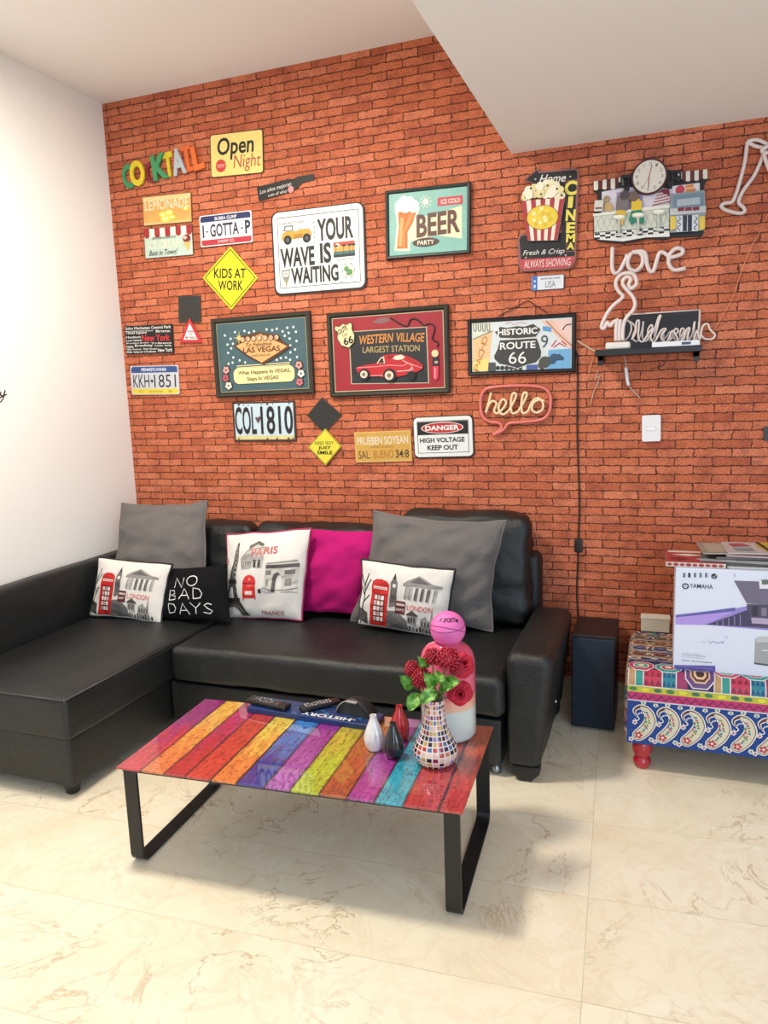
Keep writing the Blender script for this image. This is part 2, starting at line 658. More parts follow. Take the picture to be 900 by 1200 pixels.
        bm = bmesh.new()
        bm.from_mesh(me)
        if not s.uv:
            bmesh.ops.remove_doubles(bm, verts=bm.verts, dist=1e-6)
            bmesh.ops.recalc_face_normals(bm, faces=bm.faces)
        bm.to_mesh(me)
        bm.free()
        me.update()
        ob = bpy.data.objects.new(name, me)
        link(ob)
        if parent:
            ob.parent = parent
        elif origin is not None:
            ob.location = o3
        return ob


def autosmooth(o, ang=35):
    me = o.data
    for p in me.polygons:
        p.use_smooth = True
    try:
        me.set_sharp_from_angle(angle=math.radians(ang))
    except Exception:
        pass
    return o


def spline(pts, per=6, closed=False):
    """Catmull-Rom through the points"""
    pts = [V(p) for p in pts]
    n = len(pts)
    out = []
    for i in range(n if closed else n - 1):
        if closed:
            p0, p1, p2, p3 = pts[i - 1], pts[i], pts[(i + 1) % n], pts[(i + 2) % n]
        else:
            p0, p1, p2, p3 = pts[max(i - 1, 0)], pts[i], pts[i + 1], pts[min(i + 2, n - 1)]
        for k in range(per):
            t = k / per
            out.append(0.5 * ((2 * p1) + (p2 - p0) * t + (2 * p0 - 5 * p1 + 4 * p2 - p3) * t * t + (3 * p1 - p0 - 3 * p2 + p3) * t ** 3))
    if not closed:
        out.append(pts[-1])
    return out


# ------------------------------------------------------------------ flat artwork
_TXT = {}


def text_shape(s, bold=0.0, shear=0.0):
    key = (s, bold, shear)
    if key in _TXT:
        return _TXT[key]
    cu = bpy.data.curves.new('lettering', 'FONT')
    cu.body = s
    cu.size = 1.0
    cu.offset = bold
    cu.shear = shear
    cu.resolution_u = 3
    cu.fill_mode = 'FRONT'
    ob = bpy.data.objects.new('lettering', cu)
    link(ob)
    dg = bpy.context.evaluated_depsgraph_get()
    me = bpy.data.meshes.new_from_object(ob.evaluated_get(dg))
    vs = [(v.co.x, v.co.y) for v in me.vertices]
    fs = [tuple(p.vertices) for p in me.polygons]
    bpy.data.objects.remove(ob)
    bpy.data.curves.remove(cu)
    bpy.data.meshes.remove(me)
    x0 = min(v[0] for v in vs)
    x1 = max(v[0] for v in vs)
    y0 = min(v[1] for v in vs)
    y1 = max(v[1] for v in vs)
    vs = [((x - x0) / (x1 - x0), (y - y0) / (y1 - y0)) for x, y in vs]
    _TXT[key] = (vs, fs, (x1 - x0) / (y1 - y0))
    return _TXT[key]


class Canvas:
    """places flat artwork given in percent (u to the right, v down) of a W x H face; fmap(x, y, off) gives the point in the root's own space"""

    def __init__(s, root, W, H, fmap, edge=None, to_pct=None):
        s.root, s.W, s.H, s.fmap, s.edge = root, W, H, fmap, edge
        s.to_pct = to_pct
        s.host = root                   # the part that carries the artwork

    def q(s, zx, zy):
        return s.to_pct(zx, zy)

    def Q(s, pts):
        return [s.to_pct(*p) for p in pts]

    def part(s, name, label=None):
        return Art(s, name, label)


class Art:
    def __init__(s, cv, name, label):
        s.c, s.name, s.label = cv, name, label
        s.mb = MB()
        s.mats = []
        s.k = 0

    def _mat(s, m):
        if isinstance(m, str):
            m = M(m, 0.5)
        if m not in s.mats:
            s.mats.append(m)
        s.mb.cur = s.mats.index(m)

    def _xy(s, p):
        return (p[0] / 100.0 * s.c.W, -p[1] / 100.0 * s.c.H)

    def _emit(s, vs2, fs, off, h=0.0, loops=None):
        s.k += 1                        # every shape lies a hair above the one before it
        off += 0.000013 * (s.k % 28)
        if s.c.edge:
            bm = bmesh.new()
            vv = [bm.verts.new((x, y, 0)) for x, y in vs2]
            for f in fs:
                try:
                    bm.faces.new([vv[i] for i in f])
                except Exception:
                    pass
            for _ in range(6):
                bmesh.ops.triangulate(bm, faces=bm.faces)
                es = [e for e in bm.edges if e.calc_length() > s.c.edge]
                if not es:
                    break
                bmesh.ops.subdivide_edges(bm, edges=es, cuts=1)
            bmesh.ops.triangulate(bm, faces=bm.faces)
            bm.verts.index_update()
            vs2 = [(v.co.x, v.co.y) for v in bm.verts]
            fs = [tuple(v.index for v in f.verts) for f in bm.faces]
            bm.free()
        s.mb.add([s.c.fmap(x, y, off + h) for x, y in vs2], fs)
        if h and loops:
            for lp in loops:
                n = len(lp)
                vs = [s.c.fmap(x, y, off + h) for x, y in lp] + [s.c.fmap(x, y, off) for x, y in lp]
                s.mb.add(vs, [(i, (i + 1) % n, n + (i + 1) % n, n + i) for i in range(n)])

    def loops(s, lps, mat, L=1, h=0.0):
        s._mat(mat)
        lp = [[s._xy(p) for p in l] for l in lps]
        flat = [p for l in lp for p in l]
        tris = tessellate_polygon([[V((x, y, 0)) for x, y in l] for l in lp])
        s._emit(flat, [tuple(t) for t in tris], L * 0.0004, h, lp)
        return s

    def poly(s, pts, mat, L=1, h=0.0):
        return s.loops([pts], mat, L, h)

    def rect(s, u0, v0, u1, v1, mat, L=1, h=0.0):
        return s.poly([(u0, v0), (u1, v0), (u1, v1), (u0, v1)], mat, L, h)

    def rr(s, u0, v0, u1, v1, r, n=5):
        """rounded rectangle loop, r in metres"""
        ru, rv = r / s.c.W * 100, r / s.c.H * 100
        out = []
        for cx, cy, a0 in ((u1 - ru, v0 + rv, -90), (u1 - ru, v1 - rv, 0), (u0 + ru, v1 - rv, 90), (u0 + ru, v0 + rv, 180)):
            for i in range(n + 1):
                a = math.radians(a0 + 90 * i / n)
                out.append((cx + ru * math.cos(a), cy + rv * math.sin(a)))
        return out

    def rrect(s, u0, v0, u1, v1, r, mat, L=1, h=0.0):
        return s.poly(s.rr(u0, v0, u1, v1, r), mat, L, h)

    def rframe(s, u0, v0, u1, v1, r, w, mat, L=1, h=0.0):
        wu, wv = w / s.c.W * 100, w / s.c.H * 100
        return s.loops([s.rr(u0, v0, u1, v1, r), list(reversed(s.rr(u0 + wu, v0 + wv, u1 - wu, v1 - wv, max(r - w, 0.0005))))], mat, L, h)

    def ell(s, u, v, ru, rv=None, mat=None, L=1, h=0.0, n=20, a0=0, a1=360):
        """ellipse, ru in percent of the width; rv the same in percent of the height (None: a circle)"""
        if rv is None:
            rv = ru * s.c.W / s.c.H
        full = abs(a1 - a0) >= 360
        k = n if full else n + 1
        pts = [(u + ru * math.cos(math.radians(a0 + (a1 - a0) * i / n)), v + rv * math.sin(math.radians(a0 + (a1 - a0) * i / n))) for i in range(k)]
        return s.poly(pts, mat, L, h)

    def stroke(s, pts, w, mat, L=1, closed=False, smooth=0):
        """line of width w metres through percent points"""
        s._mat(mat)
        P = [V(s._xy(p)) for p in pts]
        if smooth:
            P = [V((p.x, p.y)) for p in spline([V((p.x, p.y, 0)) for p in P], smooth, closed)]
        n = len(P)
        l_, r_ = [], []
        for i in range(n):
            a = P[i - 1] if (i > 0 or closed) else P[i]
            b = P[(i + 1) % n] if (i < n - 1 or closed) else P[i]
            d = b - a
            if d.length < 1e-9:
                d = V((1, 0))
            d.normalize()
            nn = V((-d.y, d.x)) * w / 2
            l_.append(P[i] + nn)
            r_.append(P[i] - nn)
        vs = [tuple(p) for p in l_ + r_]
        fs = [(i, (i + 1) % n, n + (i + 1) % n, n + i) for i in range(n if closed else n - 1)]
        s._emit(vs, fs, L * 0.0004)
        return s

    def text(s, t, u0, v0, u1, v1, mat, L=2, bold=0.0, shear=0.0, rot=0.0, slope=0.0, flip=False):
        """lettering fitted to the box u0,v0 (top left) u1,v1 (bottom right)"""
        s._mat(mat)
        vs, fs, asp = text_shape(t, bold, shear)
        a = math.radians(rot)
        x0, y1 = s._xy((u0, v0))
        x1, y0 = s._xy((u1, v1))
        cx, cy = (x0 + x1) / 2, (y0 + y1) / 2
        out = []
        for x, y in vs:
            if flip:
                x, y = 1 - x, 1 - y
            X = (x - 0.5) * (x1 - x0)
            Y = (y - 0.5) * (y1 - y0) + X * slope
            out.append((cx + X * math.cos(a) - Y * math.sin(a), cy + X * math.sin(a) + Y * math.cos(a)))
        s._emit(out, fs, L * 0.0004)
        return s

    def done(s, parent=None, smooth=False):
        o = s.mb.build(s.name, s.mats, parent or s.c.host, smooth)
        if s.label:
            o['label'] = s.label
        return o


def sign(name, label, cat, quad, crop, depth=0.004, y0=0.003, group=None):
    """Empty at the bottom centre of a flat thing on the back wall + a canvas over its face.
    quad: TL, TR, BR, BL read in the photo (crop = origin x, origin y, magnification)"""
    ox, oy, k = crop
    yf = -(y0 + depth)
    P = [wallp(ox + x / k, oy + y / k, yf) for x, y in quad]
    tl, tr, br, bl = P
    W = ((tr - tl).length + (br - bl).length) / 2
    H = ((tl - bl).length + (tr - br).length) / 2
    ang = (math.atan2(tr.z - tl.z, tr.x - tl.x) + math.atan2(br.z - bl.z, br.x - bl.x)) / 2
    c = (tl + tr + br + bl) / 4
    ca, sa = math.cos(ang), math.sin(ang)
    base = V((c.x + sa * H / 2, -y0, c.z - ca * H / 2))
    root = empty(name, base, label, cat, group, (0, -ang, 0))

    def fmap(x, y, off):
        return V((x - W / 2, -depth - off, y + H))

    def to_pct(zx, zy):
        p = wallp(ox + zx / k, oy + zy / k, yf) - base
        lx = p.x * ca + p.z * sa
        lz = -p.x * sa + p.z * ca
        return ((lx + W / 2) / W * 100, (H - lz) / H * 100)
    cv = Canvas(root, W, H, fmap, None, to_pct)
    cv.depth = depth
    return cv


def plate(cv, name, pts, mat, parent=None):
    """solid sheet from the wall side to the face; pts in percent"""
    a = Art(cv, name, None)
    a._mat(mat)
    lp = [a._xy(p) for p in pts]
    n = len(lp)
    d = cv.depth
    mb = a.mb
    tris = [tuple(t) for t in tessellate_polygon([[V((x, y, 0)) for x, y in lp]])]
    fr = [cv.fmap(x, y, 0) for x, y in lp]
    bk = [cv.fmap(x, y, -d) for x, y in lp]
    mb.add(fr + bk, tris + [tuple(reversed([i + n for i in t])) for t in tris] + [(i, n + i, n + (i + 1) % n, (i + 1) % n) for i in range(n)])
    return mb.build(name, a.mats, parent or cv.root)


def rplate(cv, name, r, mat, parent=None):
    a = Art(cv, name, None)
    return plate(cv, name, a.rr(0, 0, 100, 100, r), mat, parent)


# ================================================================== the room
XL, ZC, ZS, XS = -2.815, 3.047, 2.505, -0.642
XR, YF = 2.4, -4.6
m_brick, m_floor = brick_material(), marble_material()
m_white = plaster_material('#f1efec', 'white_wall_paint')
m_ceil = plaster_material('#f4f2ef', 'white_ceiling_paint')


def struct(name, mb, mat):
    o = mb.build(name, mat)
    return tag(o, kind='structure')


struct('floor', MB().box((XL - 0.1, YF, -0.05), (XR, 0.1, 0.0)), m_floor)
struct('wall_back', MB().box((XL - 0.1, 0.0, 0.0), (XR, 0.1, ZC + 0.1)), m_brick)
struct('wall_left', MB().box((XL - 0.1, YF, 0.0), (XL, 0.0, ZC + 0.1)), m_white)
struct('ceiling', MB().box((XL, YF, ZC), (XR, 0.0, ZC + 0.1)), m_ceil)
struct('ceiling_soffit', MB().box((XS, YF, ZS), (XR, 0.0, ZC)), m_ceil)
bb = MB().box((XL, -0.014, 0.0), (XR, 0.0, 0.094))
bb.box((XL, -0.011, 0.094), (XR, 0.0, 0.108))
struct('baseboard_back', bb, M('#c9b89a', 0.35))

# script lettering on the left wall, only its last letters are in view
wl = MB()


def lw(px, py):
    d = ray(px, py)
    return CAM + d * ((XL + 0.0015 - CAM.x) / d.x)


wl.tube(spline([lw(-3, 459), lw(-5, 464), lw(-1, 464), lw(1, 459), lw(1, 463), lw(4, 463), lw(6, 457), lw(5, 463), lw(3, 468), lw(-1, 472), lw(-5, 471), lw(0, 466), lw(8, 462)], 5), 0.0022, 6)
o = wl.build('wall_lettering', M('#1c1c1c', 0.6), None, True, lw(0, 470))
tag(o, 'black handwritten lettering on the white left wall at the picture edge', 'lettering')

# ================================================================== sofa
m_lea = leather_material()
SZ = 0.41


def wr(scale, amp, seed=0.0, crown=None):
    """leather wrinkles and a soft crown"""
    def f(p, n):
        d = amp * noise.fractal(V((p.x * scale + seed, p.y * scale, p.z * scale)), 0.9, 2.1, 4)
        if crown and n.z > 0.5:
            x0, x1, y0, y1, c = crown
            u = (p.x - x0) / (x1 - x0) * 2 - 1
            v = (p.y - y0) / (y1 - y0) * 2 - 1
            d += c * max(0, 1 - u * u) * max(0, 1 - v * v)
        return d
    return f


sofa = empty('corner_sofa', (-1.6, -0.7, 0.0), 'black leather corner sofa with a chaise along the white wall', 'sofa')
so = sofa.location


def sp(name, mb, mat=None, parent=None, smooth=True):
    return mb.build(name, mat or m_lea, parent or sofa, smooth, so)


sp('back_frame', MB().rbox((-2.79, -0.135, 0.06), (-0.50, -0.02, 0.735), 0.035, 3, (12, 3, 5), wr(7, 0.003)))
sp('side_back', MB().rbox((-2.805, -1.44, 0.06), (-2.715, -0.05, 0.685), 0.03, 3, (3, 14, 6), wr(5, 0.004, 3)))
sp('chaise_base', MB().rbox((-2.715, -1.445, 0.045), (-2.055, -0.14, 0.245), 0.014, 3, (8, 10, 3), wr(5, 0.0008, 5)))
sp('chaise_cushion', MB().rbox((-2.715, -1.47, 0.243), (-2.030, -0.15, SZ), 0.022, 3, (18, 26, 5), wr(7, 0.0035, 8, (-2.715, -2.03, -1.47, -0.15, 0.012))))
sm = MB()
sm.tube([(-2.70, -1.468, SZ - 0.004), (-2.04, -1.468, SZ - 0.004)], 0.0035, 6)
sm.tube([(-2.034, -1.46, SZ - 0.004), (-2.034, -0.80, SZ - 0.004)], 0.0035, 6)
sp('piping', sm, M('#3a3b3a', 0.5))
sp('drawer_front', MB().rbox((-2.045, -0.835, 0.05), (-0.545, -0.15, 0.236), 0.012, 3, (14, 4, 3), wr(6, 0.002, 11)))
sp('seat_cushion', MB().rbox((-2.022, -0.86, 0.25), (-0.530, -0.16, SZ), 0.035, 4, (26, 14, 4), wr(6, 0.007, 14, (-2.02, -0.53, -0.86, -0.16, 0.010))))


def arm_disp(p, n):
    return 0.004 * noise.fractal(V((p.x * 6, p.y * 6 + 4, p.z * 6)), 0.9, 2.1, 3)


a_ = MB().rbox((-0.527, -0.845, 0.05), (-0.350, -0.16, 0.505), 0.04, 4, (5, 12, 8), arm_disp)
for p in a_.v:                      # the outer side slopes in towards the floor
    p.x -= 0.05 * max(0, (0.47 - p.z) / 0.42) * min(1, max(0, (p.x + 0.527) / 0.177))
sp('armrest', a_)
sp('stud', MB().sphere((-0.378, -0.55, 0.215), 0.007, 10, 6), M('#c9c9c9', 0.25, metal=1.0))


def cushion(name, x0, x1, z1, seed, ytop=-0.15):
    def dsp(p, n):
        u = (p.x - x0) / (x1 - x0) * 2 - 1
        v = (p.z - SZ) / (z1 - SZ) * 2 - 1
        d = 0.016 * noise.fractal(V((p.x * 8 + p.z * 4 + seed, p.y * 8, p.z * 11)), 0.9, 2.1, 4)
        if n.y < -0.5:
            d += 0.035 * max(0, 1 - u * u) * max(0, 1 - v * v)
        if n.z > 0.5:
            d += 0.012 * max(0, 1 - u * u)
        return d
    mb = MB().rbox((x0, -0.26, SZ + 0.005), (x1, -0.115, z1), 0.05, 4, (14, 4, 14), dsp)
    for p in mb.v:
        t = (p.z - SZ) / (z1 - SZ)
        p.y += 0.06 * t
    sp(name, mb)


cushion('back_cushion', -2.66, -1.96, 0.835, 2.0)
cushion('back_cushion', -1.95, -1.16, 0.835, 6.0)
cushion('back_cushion', -1.15, -0.535, 0.915, 11.0)
# feet
for (x, y) in ((-2.105, -1.40), (-2.66, -1.40)):
    sp('foot', MB().lathe([(0.021, 0.0), (0.027, 0.006), (0.027, 0.022), (0.032, 0.030), (0.032, 0.05)], (x, y, 0), 18), M('#141414', 0.35))
for (x, y) in ((-0.455, -0.80), (-0.455, -0.22)):
    fb = MB().rbox((x - 0.052, y - 0.035, 0.0), (x + 0.052, y + 0.035, 0.062), 0.008, 2, 2)
    for p in fb.v:
        if p.z < 0.03:
            p.x = x + (p.x - x) * 0.5
    sp('foot', fb, M('#161616', 0.4))
sp('caster', MB().lathe([(0.018, 0), (0.02, 0.004), (0.02, 0.03), (0.012, 0.034), (0.012, 0.055)], (-0.575, -0.79, 0), 14), M('#8c8c8c', 0.3, metal=0.8))

# ================================================================== pillows
m_vel = velvet_material('#6d6866', 'grey_velvet', 0.9)
m_pink = velvet_material('#b3196a', 'magenta_velvet', 0.12, 0.5)
m_cot = velvet_material('#ddd8d2', 'white_printed_cotton', 0.14, 0.1)
m_blk = velvet_material('#101013', 'black_cotton', 0.35, 0.05)
K = '#26262a'


def pillow(name, label, px, yb, yt, T, mat, seed, bow=0.045, piping=None, amp=0.012, group=None):
    """px: BL, BR, TR, TL corners in the photo; the middle plane runs from yb at the foot to yt at the top"""
    BL, BR = wallp(*px[0], yb), wallp(*px[1], yb)
    TR, TL = wallp(*px[2], yt), wallp(*px[3], yt)
    low = min(BL.z, BR.z)
    n = ((BR - TL).cross(TR - BL)).normalized()
    if n.y > 0:
        n = -n
    base = (BL + BR) / 2
    base.z = min(base.z, SZ + 0.012)
    root = empty(name, base, label, 'pillow', group)
    W = ((BR - BL).length + (TR - TL).length) / 2
    H = ((TL - BL).length + (TR - BR).length) / 2

    def surf(s, t, side):
        a, b = 2 * s - 1, 2 * t - 1
        s2 = 0.5 + (s - 0.5) * (1 - bow * (1 - b * b))
        t2 = 0.5 + (t - 0.5) * (1 - bow * (1 - a * a))
        # the seam wanders a little
        s2 += 0.012 * noise.noise(V((seed, 4.5 * t, 2.0 if s > 0.5 else 7.0))) * a * a
        t2 += 0.014 * noise.noise(V((4.5 * s, seed, 2.0 if t > 0.5 else 7.0))) * b * b
        p = BL * (1 - s2) * (1 - t2) + BR * s2 * (1 - t2) + TR * s2 * t2 + TL * (1 - s2) * t2
        e = max(0, (1 - a * a) * (1 - b * b))
        th = T / 2 * e ** 0.5
        # creases run in from the seams
        cr = noise.fractal(V((p.x * 6 + p.z * 5 + seed, p.z * 13 - p.x * 5, seed)), 0.9, 2.0, 3)
        rim = max(abs(a), abs(b))
        gather = math.sin((p.x + p.z * 0.6) * 80 + seed + 3 * cr) * 0.0035 * max(0, (rim - 0.72) / 0.28) * min(1, 6 * e)
        th += amp * cr * min(1, 4 * e) + gather
        return p + n * (th * side)
    G = 30
    mb = MB()
    for side in (1, -1):
        vs = [surf(0.5 - 0.5 * math.cos(PI * i / G), 0.5 - 0.5 * math.cos(PI * j / G), side) for j in range(G + 1) for i in range(G + 1)]
        fs = [(j * (G + 1) + i, j * (G + 1) + i + 1, (j + 1) * (G + 1) + i + 1, (j + 1) * (G + 1) + i) for j in range(G) for i in range(G)]
        mb.add(vs, fs)
    cover = mb.build('cover', mat, root, True, base)
    if piping:
        k = 24
        lp = [surf(i / k, 0, 1) for i in range(k)] + [surf(1, i / k, 1) for i in range(k)] + [surf(1 - i / k, 1, 1) for i in range(k)] + [surf(0, 1 - i / k, 1) for i in range(k)]
        MB().tube(lp, 0.006, 6, True).build('piping', piping, cover, True, base)

    def fmap(x, y, off):
        return surf(min(max(x / W, 0), 1), min(max(1 + y / H, 0), 1), 1) + n * (0.0012 + off) - base
    cv = Canvas(root, W, H, fmap, 0.012)
    cv.host = cover
    return cv


pillow('throw_pillow', 'grey velvet pillow in the sofa corner, propped behind the small London pillow', ((126, 708), (246, 712), (242, 588), (143, 590)), -0.40, -0.27, 0.16, m_vel, 1.0, 0.07, M('#6d6865', 0.8), 0.028)
pillow('throw_pillow', 'large grey velvet pillow leaning at the right, behind the other London pillow', ((411, 727), (578, 739), (593, 611), (439, 599)), -0.335, -0.31, 0.16, m_vel, 5.0, 0.095, M('#716c69', 0.8), 0.028)
pillow('throw_pillow', 'plain magenta pink pillow between the Paris pillow and the large grey one', ((350, 717), (426, 722), (447, 622), (357, 618)), -0.315, -0.29, 0.13, m_pink, 9.0, 0.05, None, 0.016)

cp = pillow('throw_pillow', 'white pillow printed with a tower, an arch and the word PARIS', ((265, 724), (354, 727), (365, 619), (266, 626)), -0.41, -0.36, 0.12, m_cot, 13.0, 0.035, M('#9a2f58', 0.8), 0.008)
a = cp.part('city_print')
# lattice tower
a.poly([(18, 10), (20.5, 10), (19.5, 30), (16.5, 54), (8, 54), (13.5, 30)], '#4b4844', 1)
a.poly([(8, 57), (17, 57), (22, 77), (15.5, 77), (12.5, 62), (9, 62), (6, 77), (2, 77)], '#4b4844', 1)
a.rect(6, 53.5, 18.5, 58, '#2e2b29', 2)
a.rect(2, 75, 24, 79.5, '#35322f', 2)
a.poly([(2, 79), (24, 79), (36, 97), (26, 97), (21, 90), (14, 86), (7, 87), (2, 92)], '#4b4844', 1)
for i in range(7):
    v = 14 + i * 5.6
    a.stroke([(17.6 - i * 0.9, v), (19.0, v + 4.8)], 0.0022, '#b9b4ab', 3)
    a.stroke([(19.2, v), (17.0 - i * 0.9, v + 4.8)], 0.0022, '#b9b4ab', 3)
for i in range(5):
    a.stroke([(5 + i * 3.4, 84.5 - 0.6 * i), (8 + i * 4.8, 92)], 0.002, '#b9b4ab', 3)
# old opera house sketch
a.poly([(23, 30), (33, 19), (34, 14), (44, 8.5), (51, 12), (53, 16), (52, 38), (48, 40), (38, 38), (33, 40), (25, 41)], '#b8b3ad', 1)
a.poly([(34, 14), (44, 8.5), (51, 12), (50, 15), (43, 12.5), (35, 18)], '#5d5a57', 2)
for i in range(6):
    a.rect(25 + i * 2.1, 32, 26.1 + i * 2.1, 40, '#6b6763', 2)
for u in (40, 46):
    a.rrect(u, 30, u + 3.4, 39, 0.004, '#3c3a38', 2)
a.stroke([(23, 30), (33, 19), (38, 18), (52, 16)], 0.003, '#5d5a57', 3)
a.stroke([(24, 32.5), (34, 24), (52, 22)], 0.002, '#7a7672', 3)
# triumphal arch
a.loops([[(57, 36), (59, 33.5), (92, 32), (94, 35), (95, 68), (54, 68), (56, 52)], [(66, 68), (76.5, 68), (77, 52), (75.5, 47.5), (72, 46), (68, 48), (66.5, 53)]], '#c4bfb8', 1)
a.rect(57, 36.5, 95, 40.5, '#4f4c49', 2)
a.stroke([(58, 34.8), (93, 33.2)], 0.004, '#77736e', 2)
for (u0, u1) in ((57.5, 64), (80, 91)):
    a.rect(u0, 43, u1, 48, '#77736e', 2)
    a.rect(u0 + 0.5, 53, u1 - 3, 61, '#8a867f', 2)
a.poly([(65, 68), (69.5, 68), (70, 54), (72, 49), (75.5, 47.5), (71.5, 45), (67, 47.5), (65.6, 53)], '#57534f', 2)
a.stroke([(52, 66), (55, 62.5), (63, 65.5), (78, 65.5), (95, 64)], 0.0028, '#2f2d2b', 3)
a.rect(49, 64, 52.5, 69, '#2f2d2b', 2)
a.done()
a = cp.part('post_box', 'red letter box printed on the pillow')
a.poly([(28, 77.5), (28, 55), (30, 50), (34, 47.5), (38, 47.5), (42.5, 50), (45, 55), (45, 77.5), (44, 77.5), (44, 75), (29.5, 75), (29.5, 77.5)], '#d02a2c', 1)
a.rect(28.2, 56.5, 44.8, 58.3, '#8f1518', 2)
a.rect(32, 66.5, 41, 71, '#e9dcd8', 2)
a.text('POST', 34, 59.6, 40, 61.6, '#e0b8b0', 2)
a.ell(36.8, 52.6, 1.6, None, '#e28a80', 2)
a.done()
a = cp.part('lettering', 'red word PARIS')
a.text('PA', 38, 17, 51.5, 26, '#c96a66', 4, 0.012)
a.text('RIS', 53, 15.5, 69, 23.5, '#c6524f', 4, 0.012)
a.done()
a = cp.part('lettering', 'small red script word')
a.text('FRANCE', 51, 90.5, 81, 96, '#b5484a', 4, 0.0, 0.3)
a.done()
a = cp.part('lettering', 'pink curl at the left edge')
a.text('9', 1.2, 28, 5.5, 37, '#c98a84', 4, 0.01)
a.done()

BOOTH = '#c4211f'


def london(c):
    a = c.part('city_print')
    # bare branches
    for pts in ([(3, 98), (6, 60), (5, 40), (10, 18)], [(6, 45), (13, 26)], [(5, 38), (0.8, 22)], [(6, 62), (12, 50)], [(5, 52), (1, 40)]):
        a.stroke(pts, 0.005, '#2f2e2d', 1)
    a.poly([(1, 72), (11, 78), (12, 97), (1, 92)], '#4a4846', 1)
    # clock tower
    a.poly([(36.5, 26), (40.5, 14), (44, 26), (44.5, 60), (36.5, 64)], '#6a6764', 1)
    a.poly([(38.5, 20), (40.6, 11), (42.4, 20)], '#2f2d2c', 2)
    a.ell(40.6, 30, 2.0, None, '#d8d4ce', 2)
    for u in (38.0, 40.2, 42.4):
        a.rect(u, 36, u + 0.8, 56, '#35332f', 2)
    # portico with a pediment
    a.poly([(50, 25), (54, 20), (66, 11.5), (82, 22), (92, 24.5), (92, 28), (50, 28)], '#8a8783', 1)
    a.poly([(57, 22), (66, 14), (79, 23)], '#5a5754', 2)
    for u in (53, 57.5, 64, 70.5, 77, 84):
        a.poly([(u + 0.6, 29), (u + 4.0, 29), (u + 2.8, 49), (u - 0.8, 48)], '#6f6c69' if 60 < u < 83 else '#aaa6a1', 1)
        a.stroke([(u + 1.2, 30), (u + 0.2, 47)], 0.002, '#2e2c2b', 2)
    # double decker bus and street
    a.rrect(44, 52, 55, 72, 0.004, '#5c2428', 2)
    a.rect(45, 55.5, 54, 59, '#c9b8b0', 3)
    a.rect(45, 63, 54, 67, '#a89890', 3)
    a.poly([(33, 98), (34, 70), (46, 68), (57, 80), (60, 97)], '#6d6b69', 1)
    for i in range(5):
        a.stroke([(34, 74 + i * 4), (47 + i * 2.2, 79 + i * 4)], 0.003, '#2b2a29', 2)
    a.poly([(58, 69), (63, 64), (68, 69), (68, 88), (58, 84)], '#9c9894', 1)
    a.poly([(57, 70), (63, 63.5), (69.5, 70), (69.5, 72), (57, 72)], '#4b4846', 2)
    for i in range(3):
        a.rect(59.5 + i * 2.8, 74, 60.9 + i * 2.8, 83, '#3e3c3a', 2)
    a.poly([(72, 97), (72, 76), (78, 70), (80, 76), (83, 76), (84.5, 58), (86, 76), (87, 97)], '#96928e', 1)
    for i in range(4):
        a.rect(73.5 + i * 3.2, 79, 75.2 + i * 3.2, 86, '#3e3c3a', 2)
    for i in range(9):
        u = 60 + i * 3.6
        a.rect(u, 88 + (i % 3) * 1.5, u + 2.0, 97, ['#4b4846', '#77736f', '#2f2d2c'][i % 3], 2)
    a.done()
    b = c.part('telephone_box', 'red telephone box printed on the pillow')
    b.poly([(14.5, 97), (14.5, 36), (15.5, 28), (20, 24), (26, 23), (32, 25), (35, 30), (35, 38), (34, 97)], BOOTH, 2)
    b.rect(17, 34.5, 33, 38.5, '#e6d3cc', 3)
    b.text('TELEPHONE', 18, 35.4, 32, 37.8, '#7c1618', 4)
    b.rect(18, 46, 31, 91, '#7c1618', 3)
    for i in range(5):
        for j in range(3):
            b.rect(19 + j * 4, 48 + i * 8.6, 22 + j * 4, 54.4 + i * 8.6, ['#ded6d0', '#b9a9a6', '#efe9e4'][(i + j) % 3], 4)
    b.stroke([(15.5, 31), (34.5, 31.5)], 0.003, '#8a1416', 3)
    b.done()
    t = c.part('lettering')
    t.text('LONDON', 57, 55.5, 85, 64, '#d0544e', 4, 0.0)
    t.done()


c1 = pillow('throw_pillow', 'small white London print pillow lying in the sofa corner on the chaise', ((105, 721), (189, 731), (202, 661), (116, 653)), -0.585, -0.50, 0.10, m_cot, 21.0, 0.05, M('#1f1f22', 0.8), 0.006)
london(c1)
c2 = pillow('throw_pillow', 'small white London print pillow in front of the large grey pillow, behind the pink ball', ((419, 731), (524, 750), (534, 668), (424, 655)), -0.45, -0.42, 0.10, m_cot, 25.0, 0.05, M('#1f1f22', 0.8), 0.006)
london(c2)
cb = pillow('throw_pillow', 'black pillow with white hand-drawn words NO BAD DAYS', ((180, 726), (271, 731), (267, 661), (188, 666)), -0.55, -0.45, 0.12, m_blk, 31.0, 0.06, None, 0.010)
GL = {'N': [[(0, 1), (0.12, 0), (0.85, 1), (1, 0)]],
      'O': [[(0.5 + 0.5 * math.cos(i * PI / 8), 0.5 + 0.5 * math.sin(i * PI / 8)) for i in range(17)]],
      'B': [[(0, 1), (0.05, 0), (0.7, 0.05), (0.75, 0.35), (0.1, 0.48), (0.85, 0.6), (0.85, 0.92), (0, 1)]],
      'A': [[(0, 1), (0.5, 0), (1, 1)], [(0.2, 0.65), (0.82, 0.62)]],
      'D': [[(0.05, 1), (0.05, 0), (0.7, 0.12), (0.95, 0.5), (0.7, 0.9), (0.05, 1)]],
      'Y': [[(0, 0), (0.5, 0.48), (1, 0)], [(0.5, 0.48), (0.45, 1)]],
      'S': [[(0.95, 0.1), (0.5, 0), (0.1, 0.2), (0.45, 0.48), (0.95, 0.72), (0.6, 1), (0, 0.9)]]}
